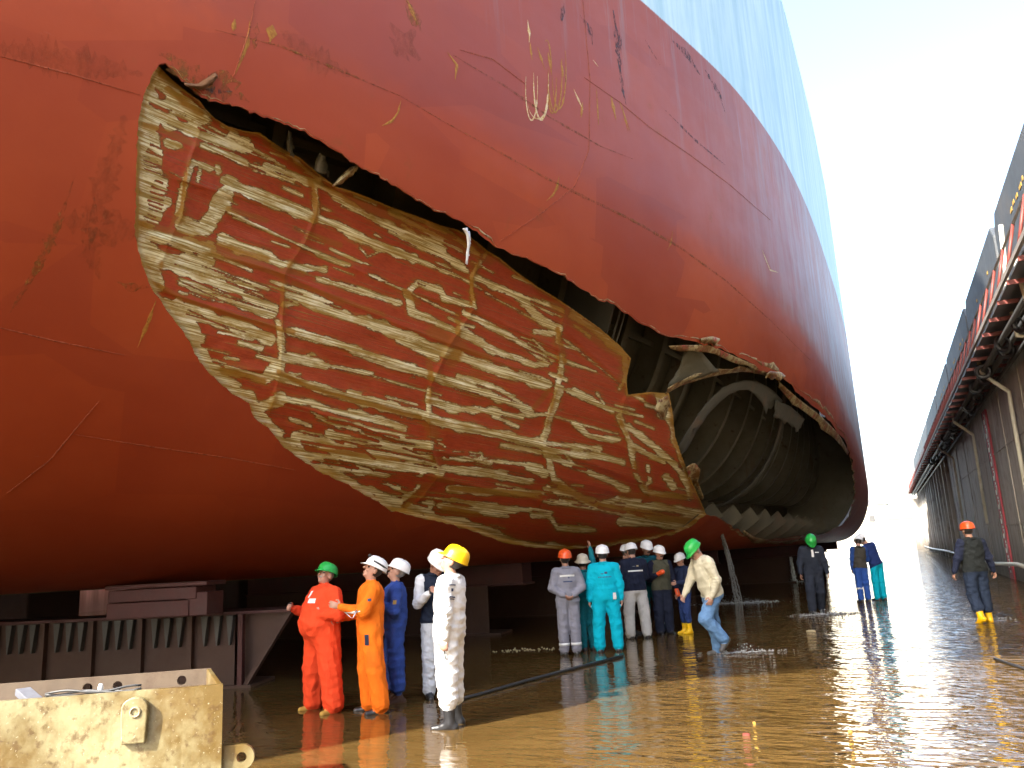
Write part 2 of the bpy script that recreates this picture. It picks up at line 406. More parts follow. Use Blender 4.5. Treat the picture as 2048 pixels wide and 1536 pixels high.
MAT['skin_dark'] = mat_plain('tanned_skin', (.34, .17, .11), .5, .12, 30, bmp=.05)
MAT['hair'] = mat_plain('dark_hair', (.022, .016, .013), .6, .3, 60)
MAT['hair_grey'] = mat_plain('grey_hair', (.25, .24, .22), .6, .3, 60)
MAT['eye'] = mat_plain('eye_dark', (.02, .017, .015), .3, .1, 30)
MAT['lip'] = mat_plain('lip', (.30, .11, .09), .5, .1, 30)
MAT['reflect'] = mat_plain('reflective_tape', (.70, .71, .69), .4, .1, 40)
MAT['white'] = mat_plain('white_cloth_patch', (.75, .75, .73), .7, .1, 20)
MAT['print_navy'] = mat_plain('navy_print', (.03, .05, .12), .7, .2, 30)
MAT['boxshade'] = mat_plain('shaded_tank_inside', (.12, .085, .055), .7, .4, 5.0, dirt=(.06, .03, .015), dirt_amt=.7)  # brown tone carries the shade on the tank's inner back wall
MAT['stain'] = mat_streak('soft_rust_stain', (.16, .045, .012), (.20, .06, .014), .40, .25, .95)
MAT['olive'] = mat_plain('olive_rusty_frame', (.085, .066, .03), .7, .35, 2.0, dirt=(.10, .04, .015), dirt_amt=.8)
MAT['rustsolid'] = mat_plain('brown_rust', (.13, .055, .015), .8, .4, 5.0)
MAT['gaugered'] = mat_plain('gauge_red', (.36, .03, .05), .6, .25, 2.0, dirt=(.10, .05, .04))
MAT['yellowsteel'] = mat_plain('dull_yellow', (.40, .24, .04), .7, .3, 9)
MAT['bone'] = mat_plain('pale_bone', (.30, .25, .15), .7, .3, 9)
# ================================================================ setting: floor, water, far shore
fl = mesh_obj('dock_floor', [(-60, -30, -.12), (3.9, -30, -.12), (3.9, 135, -.12), (-60, 135, -.12)], [(0, 1, 2, 3)], MAT['mud']); tag(fl, kind='structure')
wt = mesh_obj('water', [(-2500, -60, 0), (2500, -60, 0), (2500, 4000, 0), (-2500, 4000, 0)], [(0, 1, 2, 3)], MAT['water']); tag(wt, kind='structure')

# ================================================================ ship
SHIP = empty('ship', (-17, 20, 0))
tag(SHIP, 'red-bottomed ship with light blue topsides and a torn open, scraped bilge', 'ship')
_y = np.array([-13, -11, -8, -5, -2, 1, 4, 6, 8.2, 9.5, 11.2, 12.8, 14.5, 17.5, 21.4, 25, 28, 36, 45, 52, 60, 70, 80.])
_x = np.array([-24, -18, -13.6, -11.2, -9.45, -7.95, -6.62, -5.72, -4.82, -4.33, -3.72, -3.22, -2.72, -1.86, -1.28, -1.0, -.86, -.66, -.60, -.75, -2.0, -5, -11.])
def smooth_curve(xk, yk):
    xs = np.linspace(xk[0], xk[-1], 2400); ys = np.interp(xs, xk, yk)
    for w in (31, 31, 21): ys = np.convolve(np.pad(ys, w, mode='reflect', reflect_type='odd'), np.ones(2 * w + 1) / (2 * w + 1), 'valid')
    return lambda q: np.interp(q, xs, ys)
side_x = smooth_curve(_y, _x)
bil_a = smooth_curve(np.array([-13, -5, 4, 12, 20, 28, 36, 45, 80.]), np.array([3, 5.5, 6.5, 6.2, 5.0, 3.7, 2.6, 2.0, 2.0]))
bil_c = smooth_curve(np.array([-13, -5, 4, 12, 20, 28, 36, 45, 80.]), np.array([7, 7.0, 7.0, 7.0, 6.2, 5.0, 3.8, 2.8, 2.8]))
ZK, ZD = 1.55, 20.0
# girth parameter: g<0 flat bottom (metres to centreline /1), 0..1 bilge ellipse, 1..2 side
def hull(Y, g, inset=0.0):
    Y = np.asarray(Y, float); g = np.asarray(g, float)
    a, c, sx = bil_a(Y), bil_c(Y), side_x(Y)
    th = np.clip(g, 0, 1) * pi / 2
    a2, c2 = np.maximum(a - inset, .3), np.maximum(c - inset, .3)
    x = sx - a + a2 * np.sin(th); z = ZK + c - c2 * np.cos(th)
    z = z + np.clip(g - 1, 0, 1) * (ZD - ZK - c)
    x = x + np.minimum(g, 0) * 11.0
    # the bow flares out towards the deck
    x = x + np.where(g > 1, np.interp(Y, [-9, -4, 0, 3], [6, 3.5, 1, 0]) * np.clip((z - 12) / 8, 0, 1) ** 2.2, 0)
    return np.stack([x, Y + 0 * x, z], -1)
# coarse grid used to find where a sight line meets the hull
GY = np.concatenate([np.arange(-12.5, 24, .16), np.arange(24, 80, .4)])
GG = np.concatenate([np.linspace(-.15, 0, 3)[:-1], np.linspace(0, 1, 90)[:-1], np.linspace(1, 2, 50)])
_P = hull(GY[:, None] + 0 * GG, GG[None, :] + 0 * GY[:, None]); nY, nG = len(GY), len(GG)
_idx = np.arange(nY * nG).reshape(nY, nG)
_q = np.stack([_idx[:-1, :-1], _idx[1:, :-1], _idx[1:, 1:], _idx[:-1, 1:]], -1).reshape(-1, 4)
HB = BVHTree.FromPolygons([Vector(p) for p in _P.reshape(-1, 3)], _q.tolist())
def hit(x, y):
    """pixel -> (world point, outward normal, distance, Y, g) on the intact hull"""
    d = px_dir(x, y); loc, n, i, t = HB.ray_cast(Vector(CAM), Vector(d))
    if loc is None: return None
    n = np.array(n)
    if n @ d > 0: n = -n
    iy, ig = divmod(i, nG - 1)
    p00, p10, p01 = _P[iy, ig], _P[iy + 1, ig], _P[iy, ig + 1]
    A = np.stack([p10 - p00, p01 - p00], 1); uv = np.linalg.lstsq(A, np.array(loc) - p00, rcond=None)[0]
    return np.array(loc), n, t, GY[iy] + uv[0] * (GY[iy + 1] - GY[iy]), GG[ig] + uv[1] * (GG[ig + 1] - GG[ig])

EDGE_LEFT = [(318, 130), (301, 156), (287, 191), (276, 244), (274, 285), (272, 373), (269, 470), (274, 490), (282, 520), (296, 562), (310, 588), (337, 626), (366, 662), (389, 708), (416, 744), (463, 788), (498, 806), (510, 837), (536, 855), (568, 896), (606, 922), (640, 944), (680, 962), (722, 985), (747, 1000), (783, 1024), (805, 1026), (859, 1040), (935, 1058), (996, 1082), (1025, 1089), (1070, 1096), (1126, 1100), (1200, 1094), (1290, 1082), (1350, 1068), (1380, 1055), (1413, 1029)]
EDGE_TOP = [(318, 130), (345, 138), (372, 163), (402, 195), (440, 206), (480, 214), (520, 232), (560, 244), (600, 262), (640, 280), (668, 300), (700, 325), (740, 345), (790, 372), (840, 402), (880, 425), (915, 440), (945, 460), (985, 490), (1020, 507), (1060, 521), (1100, 540), (1130, 551), (1160, 577), (1190, 594), (1230, 609), (1270, 640), (1310, 661), (1345, 675), (1395, 684), (1450, 702), (1500, 725), (1535, 745), (1572, 762), (1600, 790), (1630, 815), (1660, 842), (1682, 872), (1700, 905), (1704, 930)]
EDGE_RIGHT = [(1704, 930), (1710, 965), (1710, 1000), (1700, 1032), (1682, 1052), (1650, 1066), (1600, 1072), (1560, 1077), (1520, 1078), (1492, 1070), (1462, 1050), (1440, 1036), (1413, 1029)]
PLATE_TOP = [(318, 132), (345, 160), (372, 182), (400, 202), (410, 216), (430, 236), (455, 252), (490, 262), (520, 265), (540, 280), (570, 300), (600, 315), (635, 345), (650, 356), (672, 373), (700, 381), (740, 396), (780, 413), (830, 431), (880, 450), (915, 459), (945, 476), (975, 501), (1000, 516), (1030, 541), (1080, 576), (1120, 600), (1150, 621), (1200, 656), (1240, 691), (1262, 716), (1253, 760), (1256, 789), (1300, 784), (1338, 786), (1345, 821), (1350, 871), (1365, 915), (1385, 965), (1400, 998), (1413, 1029)]
def jag(pts, step=9, amp=2.2, seed=1):
    r = np.random.default_rng(seed); out = []
    for (x1, y1), (x2, y2) in zip(pts[:-1], pts[1:]):
        n = max(1, int(np.hypot(x2 - x1, y2 - y1) / step))
        for k in range(n):
            t = k / n; j = r.normal(0, amp, 2) if k else (0, 0)
            out.append((x1 + (x2 - x1) * t + j[0], y1 + (y2 - y1) * t + j[1]))
    out.append(pts[-1]); return out
EL = jag(EDGE_LEFT, 8, 1.2, 2); ET = jag(EDGE_TOP, 8, 2.0, 3); ER = jag(EDGE_RIGHT, 7, 1.6, 4)
def sub(pts, x0, x1): return [p for p in pts if x0 <= p[0] <= x1]
GASH = ET[:-1] + ER[:-1] + EL[::-1][:-1]

# ---- intact plating with the gash cut out (constrained triangulation in hull coordinates)
gash_uv = []
for x, y in GASH:
    h_ = hit(x, y)
    if h_ is not None: gash_uv.append((h_[3], h_[4]))
KS = 9.0
poly = [Vector((u, v * KS)) for u, v in gash_uv]; npoly = len(poly)
gu = np.array(gash_uv)
gy = np.concatenate([np.arange(-12.8, 24, .30), np.arange(24, 48, .5), np.arange(48, 80, 1.5)])
gg = np.concatenate([[-1.45, -.7, -.3, -.1], np.linspace(0, 1, 46), np.linspace(1, 2, 22)[1:]])
YY, Gg = np.meshgrid(gy, gg, indexing='ij')
inside = in_poly(YY.ravel(), Gg.ravel(), gash_uv)
dd = dist_poly(YY.ravel(), Gg.ravel() * KS, [(u, v * KS) for u, v in gash_uv] + [(gash_uv[0][0], gash_uv[0][1] * KS)])
keep = (~inside) & (dd > .05)
pts2 = poly + [Vector((a, b * KS)) for a, b in zip(YY.ravel()[keep], Gg.ravel()[keep])]
ov, oe, of, *_ = geometry.delaunay_2d_cdt(pts2, [(i, (i + 1) % npoly) for i in range(npoly)], [], 0, 1e-6)
ov = np.array([(p.x, p.y / KS) for p in ov]); of = np.array([f for f in of if len(f) == 3])
cen = ov[of].mean(1); of = of[~in_poly(cen[:, 0], cen[:, 1], gash_uv)]
HV = hull(ov[:, 0], ov[:, 1])
# the plating bulges out a little along the upper lip of the tear
hp = mesh_obj('hull_plating', HV, of, MAT['hull'], None, True)
bm = bmesh.new(); bm.from_mesh(hp.data); bmesh.ops.recalc_face_normals(bm, faces=bm.faces)
_s = sum((f.normal.x * f.calc_area()) for f in bm.faces)
if _s < 0: bmesh.ops.reverse_faces(bm, faces=bm.faces)
bm.to_mesh(hp.data); bm.free()
def adopt(o, parent):
    o.parent = parent
    if parent.type != 'MESH': o.matrix_parent_inverse = parent.matrix_basis.inverted()
    return o
adopt(hp, SHIP)
# far side of the ship, deck and bow closing so that the hull is a solid body
yy = np.arange(-13, 80.1, 1.5); sx = side_x(yy)
V = []; F = []
sx = sx + np.interp(yy, [-9, -4, 0, 3], [6, 3.5, 1, 0])
for y_, x_ in zip(yy, sx): V += [(x_, y_, ZD), (-34 - x_ if x_ > -17 else x_, y_, ZD), (min(-34 - x_, -17.2), y_, ZK + .4)]
for i in range(len(yy) - 1):
    a = 3 * i; F += [(a, a + 3, a + 4, a + 1), (a + 1, a + 4, a + 5, a + 2)]
adopt(mesh_obj('deck_and_far_side', V, F, MAT['hull']), SHIP)

def ribbon(name, pts, width, mat, lift=.006, parent=hp, seed=0, ragged=.25, taper=True, step=7, thick=0.0, width_scale=1.0):
    """a strip lying on the hull along a traced line: weld beads, scratches, rust runs"""
    r = np.random.default_rng(seed); P = []
    for (x1, y1), (x2, y2) in zip(pts[:-1], pts[1:]):
        n = max(1, int(np.hypot(x2 - x1, y2 - y1) / step))
        P += [(x1 + (x2 - x1) * k / n, y1 + (y2 - y1) * k / n) for k in range(n)]
    P.append(pts[-1]); H = [hit(*p) for p in P]; H = [h for h in H if h is not None]
    if len(H) < 2: return None
    V = []; F = []
    n = len(H)
    for i, h in enumerate(H):
        t = H[min(i + 1, n - 1)][0] - H[max(i - 1, 0)][0]; t /= np.linalg.norm(t) + 1e-9
        s = np.cross(h[1], t); s /= np.linalg.norm(s) + 1e-9
        w = width_scale * width * h[2] / FPX * .5 * (1 + ragged * r.normal())
        if taper: w *= min(1, .12 + 2.5 * min(i, n - 1 - i) / n)
        w = max(w, .002)
        V += [h[0] + s * w + h[1] * .002, h[0] + h[1] * (lift + thick), h[0] - s * w + h[1] * .002]
    for i in range(n - 1):
        a = 3 * i; F += [(a, a + 1, a + 4, a + 3), (a + 1, a + 2, a + 5, a + 4)]
    return adopt(mesh_obj(name, V, F, mat, None, True), parent)

# weld seams
for k, p in enumerate([[(-30, 105), (140, 148), (280, 190)], [(-30, 648), (110, 682), (248, 710)], [(145, 868), (300, 893), (470, 918), (590, 940)], [(15, 985), (100, 920), (197, 803)],
                       [(512, -10), (500, 60), (462, 165)], [(920, 100), (985, 118), (1050, 168)], [(1168, 155), (1240, 205), (1300, 255), (1380, 310), (1460, 370), (1540, 440)],
                       [(1000, 482), (1085, 425), (1150, 372), (1178, 300), (1180, 160), (1165, 0)], [(800, 192), (900, 250), (1000, 305), (1090, 355), (1170, 395), (1260, 438), (1360, 495), (1450, 560), (1540, 640), (1620, 720)],
                       [(905, 110), (1010, 172), (1100, 235), (1200, 292), (1265, 318)], [(430, 60), (560, 92), (690, 145), (800, 192)]]):
    ribbon('weld_seam', p, 2.6 if k < 8 else 5.0, MAT['weld'] if k not in (8, 9, 10) else MAT['rust'], .01, seed=k, taper=True)
# scrape marks and rust runs on the painted side
def loop_mark(cx, cy, rx, ry, a0, a1, w, mat, k):
    ribbon('paint_scratch', width_scale=.8, pts=[(cx + rx * cos(radians(a)), cy + ry * sin(radians(a))) for a in np.linspace(a0, a1, 14)], width=w, mat=MAT[mat], lift=.006, seed=k, step=5)
loop_mark(1063, 175, 12, 66, 200, -20, 4, 'cream', 1); loop_mark(1082, 160, 15, 80, 190, -10, 6, 'cream', 2); loop_mark(1076, 195, 22, 43, 160, 20, 4, 'cream', 3)
loop_mark(1110, 145, 14, 80, 185, -20, 5, 'ochre', 4); loop_mark(1118, 140, 14, 78, 170, -30, 5, 'ochre', 5); loop_mark(1104, 155, 9, 72, 170, 0, 4, 'ochre', 6); loop_mark(1093, 150, 10, 70, 250, 360, 4, 'ochre', 7)
for k, (p, w, m_) in enumerate([([(1055, 40), (1059, 70), (1058, 85)], 7, 'cream'), ([(1060, 85), (1064, 120)], 6, 'ochre'), ([(1075, 95), (1090, 140)], 6, 'ochre'), ([(1096, 105), (1102, 145)], 8, 'ochre'), ([(1122, 122), (1127, 155)], 6, 'ochre'),
    ([(1147, 178), (1166, 220)], 5, 'cream'), ([(1165, 205), (1162, 235)], 7, 'ochre'), ([(1193, 178), (1197, 250)], 6, 'ochre'), ([(1222, 192), (1232, 240)], 9, 'ochre'), ([(1238, 200), (1260, 262)], 5, 'ochre'), ([(1244, 212), (1256, 262)], 4, 'ochre'), ([(1186, 120), (1196, 133)], 3, 'cream'),
    ([(895, 105), (914, 130), (910, 160)], 6, 'ochre'), ([(802, 200), (796, 225), (784, 242), (764, 252)], 5, 'ochre'), ([(1118, 352), (1114, 375), (1106, 390), (1092, 402)], 5, 'ochre'), ([(1345, 462), (1342, 485), (1334, 502)], 4, 'ochre'),
    ([(812, 0), (830, 40), (846, 68)], 22, 'rust'), ([(815, 0), (835, 50)], 8, 'ochre'), ([(500, 40), (494, 90), (470, 150)], 7, 'ochre'), ([(545, 50), (540, 85)], 14, 'ochre'), ([(470, 38), (466, 62)], 10, 'ochre'), ([(515, 45), (508, 100)], 12, 'rust'),
    ([(150, 350), (120, 440), (75, 535), (20, 625)], 12, 'rust'), ([(312, 600), (298, 640), (275, 695)], 5, 'ochre'), ([(230, 562), (262, 575), (300, 574)], 12, 'rust'), ([(330, 138), (370, 150), (400, 168)], 14, 'rust'),
    ([(1226, 20), (1236, 80), (1240, 150)], 20, 'paintdark'), ([(1240, 130), (1244, 175), (1252, 210)], 9, 'paintdark'), ([(1345, 82), (1375, 110), (1400, 150)], 15, 'paintdark'), ([(1410, 140), (1440, 190), (1450, 225)], 12, 'paintdark'), ([(1128, 5), (1122, 45)], 10, 'paintdark'), ([(1160, 30), (1180, 60), (1185, 90)], 14, 'paintdark'),
    ([(1330, 220), (1390, 280), (1450, 330)], 5, 'paintdark'), ([(1290, 80), (1320, 130)], 4, 'paintdark'), ([(1524, 500), (1540, 540), (1556, 545)], 6, 'cream'), ([(400, 165), (440, 150), (480, 165), (470, 180)], 16, 'rust'), ([(380, 168), (430, 182), (465, 184)], 10, 'paintdark')]):
    ribbon('rust_run' if m_ in ('ochre', 'rust') else 'paint_scratch', p, w, MAT[m_], .006, seed=40 + k, ragged=.35)

# rust bleeding from the torn edge
for k, (x0, x1, w_) in enumerate([(318, 520, 30)]):
    ribbon('rust_bloom', [(x, y - w_ * .75) for x, y in sub(ET, x0, x1)][::3], w_, MAT['rust'], .005, seed=90 + k, ragged=.5)
for k, (p_, w_) in enumerate([([(-20, 92), (120, 118), (290, 150)], 44), ([(200, 560), (180, 500), (205, 380), (250, 230)], 40), ([(300, 470), (190, 450), (120, 440)], 60), ([(560, 60), (620, 110), (700, 150)], 40), ([(830, 60), (790, 110)], 60)]):
    ribbon('rust_bloom', p_, w_, MAT['stain'], .005, seed=120 + k, ragged=.5)

# ---- the driven-in bilge plate, scraped to bare steel
PL = PLATE_TOP[:-1] + EL[::-1][:-1]
STEP = 2.6
gx = np.arange(266, 1418, STEP); gyp = np.arange(126, 1104, STEP)
PX, PY = np.meshgrid(gx, gyp, indexing='ij')
inn = in_poly(PX, PY, PL)
# vertices next to the outline are pulled onto it so the edge follows the tear
closed = PL + [PL[0]]
def snap(px, py, pts, lim):
    best = np.full(px.shape, 1e9); bx = px.copy(); by = py.copy()
    for (x1, y1), (x2, y2) in zip(pts[:-1], pts[1:]):
        dx, dy = x2 - x1, y2 - y1; L = dx * dx + dy * dy + 1e-9
        t = np.clip(((px - x1) * dx + (py - y1) * dy) / L, 0, 1); qx, qy = x1 + t * dx, y1 + t * dy
        d = np.hypot(px - qx, py - qy); k = d < best; best[k] = d[k]; bx[k] = qx[k]; by[k] = qy[k]
    return best, bx, by
bd, bx, by = snap(PX.ravel(), PY.ravel(), closed, 0); bd = bd.reshape(PX.shape)
out_near = (~inn) & (bd < STEP * .75)
PX[out_near] = bx.reshape(PX.shape)[out_near]; PY[out_near] = by.reshape(PX.shape)[out_near]
use = inn | out_near
dLB = np.full(PX.shape, 1e9); dLB[use] = dist_poly(PX[use], PY[use], EDGE_LEFT)
dT = np.full(PX.shape, 1e9); dT[use] = dist_poly(PX[use], PY[use], PLATE_TOP)
T = np.full(PX.shape, np.nan)
ii, jj = np.nonzero(use)
dirs = px_dirs(PX[use], PY[use]); o_ = Vector(CAM)
tv = np.empty(len(ii))
for k in range(len(ii)):
    r_ = HB.ray_cast(o_, Vector(dirs[k])); tv[k] = r_[3] if r_[0] is not None else np.nan
ok = ~np.isnan(tv)
T[ii, jj] = tv
# grain runs towards a far point down the ship
QX, QY = 2600., 1220.
ang = np.arctan2(QY - PY, QX - PX); rad = np.hypot(QX - PX, QY - PY)
stx = rad / 100.; sty = ang * 18.0
# frames and stringers that the plate was pressed against stand out as ridges
FRAMES = [[(400, 260), (378, 330), (366, 430), (345, 470), (325, 520), (318, 570)], [(642, 360), (632, 430), (612, 480), (570, 545), (565, 640), (562, 740), (548, 800), (530, 850)], [(960, 510), (945, 560), (952, 612), (900, 690), (862, 770), (858, 830), (862, 900), (880, 950), (830, 1010)],
          [(1132, 612), (1115, 690), (1122, 760), (1098, 830), (1085, 890), (1098, 940), (1108, 970), (1080, 1010)], [(1256, 780), (1240, 835), (1262, 890), (1278, 960), (1300, 990)]]
STRING = [[(395, 290), (640, 372), (930, 480), (1135, 615)], [(360, 360), (640, 440), (840, 520), (945, 560), (1110, 640), (1250, 770)], [(450, 420), (608, 495), (815, 582), (950, 620), (1120, 700)], [(300, 470), (560, 545), (800, 650), (1110, 765), (1240, 830)],
          [(320, 580), (570, 660), (860, 750), (1100, 830), (1260, 900)], [(400, 730), (560, 745), (860, 835), (1090, 890), (1270, 960), (1400, 1000)], [(560, 800), (860, 900), (1100, 950), (1290, 1000), (1410, 1020)], [(600, 905), (850, 950), (1080, 1000), (1300, 1040)]]
rel = np.zeros(PX.shape); fr = np.zeros(PX.shape)
for p in STRING: rel[use] = np.maximum(rel[use], np.exp(-np.abs(dist_poly(PX[use], PY[use], p) / 9.)))
for p in FRAMES: fr[use] = np.maximum(fr[use], np.exp(-np.abs(dist_poly(PX[use], PY[use], p) / 6.)))
w1 = vnoise(stx * 1.1, sty * 1.6, 5); w2 = vnoise(stx * 3, sty * 9, 6); w3 = vnoise(PX / 22, PY / 22, 8)
delta = .16 * sm(dLB / 9) + .62 * sm(dLB / 420) + .06 * (w1 - .5) * sm(dLB / 60) + .012 * (w2 - .5) + .02 * (w3 - .5)
delta -= (.040 * rel + .06 * fr * (.4 + w3)) * sm(dLB / 40)
delta += .10 * np.exp(-(dT / 9.) ** 2) * (w3 - .3)
Pw = CAM + px_dirs(PX, PY) * (T + delta)[..., None]

# wear map: traced scrape strokes (x, y pairs in photo pixels, width), c = bare steel, r = rust
def Z(ox, oy, s, L): return [([(ox + s * x, oy + s * y) for x, y in p], w * s) for p, w in L]
SA = Z(240, 80, .293, [([(230, 260), (330, 330), (430, 430), (560, 540)], 150), ([(150, 390), (330, 440), (520, 490)], 60), ([(140, 470), (330, 560), (510, 630)], 110), ([(200, 640), (215, 800), (220, 960), (240, 1120), (200, 1220)], 190), ([(320, 700), (400, 720)], 70),
  ([(520, 640), (720, 700), (890, 740)], 80), ([(560, 720), (760, 790), (930, 880), (1180, 960), (1330, 990)], 48), ([(500, 830), (440, 1000), (400, 1180)], 62), ([(500, 840), (560, 850), (620, 880)], 60), ([(545, 890), (530, 960)], 40), ([(665, 870), (670, 900)], 55),
  ([(720, 960), (820, 1010), (1000, 1080), (1200, 1170), (1320, 1220)], 95), ([(720, 1040), (650, 1200), (560, 1290), (430, 1270)], 130), ([(1320, 1210), (1500, 1280), (1700, 1380), (2000, 1490)], 75), ([(1000, 860), (1200, 930), (1340, 980), (1480, 1060), (1640, 1170), (1850, 1280), (2048, 1410)], 50),
  ([(1050, 720), (1180, 800), (1290, 900), (1360, 960)], 40), ([(1120, 1005), (1240, 1060)], 30), ([(740, 1170), (1000, 1295), (1250, 1410), (1560, 1540)], 26), ([(700, 1350), (800, 1420), (1000, 1480), (1090, 1530)], 85), ([(110, 1300), (300, 1350), (600, 1430)], 110), ([(140, 1420), (330, 1500), (600, 1510)], 90),
  ([(1330, 1000), (1340, 1180)], 50), ([(1380, 1150), (1430, 1165)], 24), ([(1640, 1420), (1690, 1480), (1760, 1450)], 16), ([(860, 690), (760, 660)], 60), ([(1460, 1080), (1640, 1180), (1850, 1290)], 30), ([(1740, 1330), (1780, 1350)], 20), ([(1900, 1350), (2048, 1420)], 18)])
SB = Z(240, 480, .293, [([(700, 10), (950, 90), (1060, 140), (1100, 170)], 80), ([(1100, 160), (1250, 190), (1390, 200)], 55), ([(560, 135), (600, 190), (1010, 335)], 34), ([(560, 130), (650, 105), (900, 210)], 30), ([(310, 160), (560, 240), (850, 350), (1040, 470)], 120), ([(420, 290), (700, 390), (1000, 500)], 70),
  ([(200, 60), (220, 200), (270, 310)], 110), ([(310, 430), (600, 530), (760, 580), (1020, 670)], 100), ([(340, 480), (470, 600), (540, 680)], 130), ([(820, 700), (960, 740)], 44), ([(940, 790), (1060, 825)], 36), ([(570, 740), (740, 780)], 10), ([(520, 770), (600, 870), (760, 1010), (880, 1080), (930, 1180), (1010, 1260)], 105),
  ([(680, 890), (850, 910), (990, 950), (1060, 870)], 80), ([(1080, 560), (1095, 640), (1110, 800), (1085, 930)], 62), ([(1140, 800), (1220, 810), (1400, 855)], 95), ([(1400, 855), (1560, 885), (1720, 915)], 36), ([(1150, 370), (1600, 540), (2060, 705)], 74), ([(1180, 330), (1500, 450)], 40), ([(1350, 265), (1600, 335), (1880, 430)], 52),
  ([(1160, 620), (1500, 710), (1800, 830), (2060, 905)], 66), ([(1100, 930), (1300, 990), (1600, 1085), (2060, 1195)], 76), ([(1060, 1080), (1300, 1110), (1500, 1180), (1900, 1270)], 48), ([(920, 1150), (1000, 1130), (1080, 1090)], 120), ([(1160, 1220), (1300, 1270)], 42), ([(1230, 1300), (1370, 1330)], 22), ([(1350, 1215), (1500, 1280), (1650, 1285)], 30), ([(1430, 1210), (1900, 1330), (2060, 1372)], 28),
  ([(1200, 1340), (1420, 1400), (1520, 1450)], 95), ([(1430, 1320), (1700, 1390), (2060, 1430)], 66), ([(1500, 1430), (1760, 1460), (2060, 1490)], 70), ([(1020, 1290), (1120, 1410), (1250, 1490), (1500, 1530), (1800, 1580)], 105), ([(1140, 1360), (1240, 1410)], 40), ([(1040, 300), (1130, 330), (1210, 350)], 60), ([(1120, 440), (1200, 430)], 60)])
SC = Z(740, 400, .293, [([(0, 110), (250, 240), (450, 340), (660, 480)], 66), ([(280, 250), (480, 350)], 115), ([(140, 80), (400, 220), (650, 360)], 44), ([(160, 60), (550, 230), (740, 380)], 40), ([(0, 300), (300, 400), (640, 540), (760, 610)], 30), ([(40, 310), (280, 400)], 56), ([(700, 520), (900, 610), (1120, 700), (1300, 770)], 56), ([(780, 630), (1130, 820)], 14),
  ([(1060, 710), (1180, 820), (1290, 880)], 66), ([(790, 370), (700, 500), (690, 640), (720, 740)], 30), ([(0, 510), (240, 620)], 28), ([(250, 640), (330, 565), (480, 620), (510, 670), (700, 720)], 56), ([(260, 650), (290, 760), (480, 850), (650, 920), (850, 1030)], 64), ([(290, 640), (600, 790)], 24), ([(640, 770), (800, 850), (1000, 960), (1150, 1060), (1240, 1100)], 50), ([(0, 640), (200, 700)], 56),
  ([(600, 870), (760, 960)], 50), ([(850, 1030), (1100, 1120)], 52), ([(1120, 1130), (1210, 1120)], 54), ([(0, 830), (200, 910), (400, 1000), (600, 1060), (900, 1170), (1200, 1260)], 88), ([(200, 950), (450, 1080)], 64), ([(0, 1070), (300, 1150), (500, 1230), (800, 1320), (1100, 1440)], 66), ([(600, 1200), (880, 1290), (1030, 1390)], 42), ([(1130, 900), (1290, 910), (1280, 970)], 44),
  ([(1110, 950), (1200, 1040), (1360, 1110), (1540, 1170)], 24), ([(1310, 940), (1700, 1250)], 14), ([(1310, 1070), (1300, 1190), (1280, 1280), (1230, 1500)], 44), ([(1230, 1190), (1340, 1230)], 34), ([(1080, 1470), (1220, 1460)], 44), ([(1350, 1300), (1500, 1370), (1650, 1440)], 44), ([(1550, 1320), (1600, 1400)], 26), ([(1380, 790), (1550, 900), (1740, 1060), (1750, 1240)], 50),
  ([(0, 1360), (200, 1430), (390, 1470)], 72), ([(400, 1290), (400, 1470)], 40), ([(420, 1370), (550, 1430), (800, 1430), (1030, 1480)], 50), ([(1750, 1300), (1870, 1370)], 24), ([(1980, 1310), (2010, 1450)], 90), ([(1400, 860), (1500, 930)], 26), ([(1700, 1290), (1730, 1240)], 40), ([(1890, 1400), (1980, 1430)], 40)])
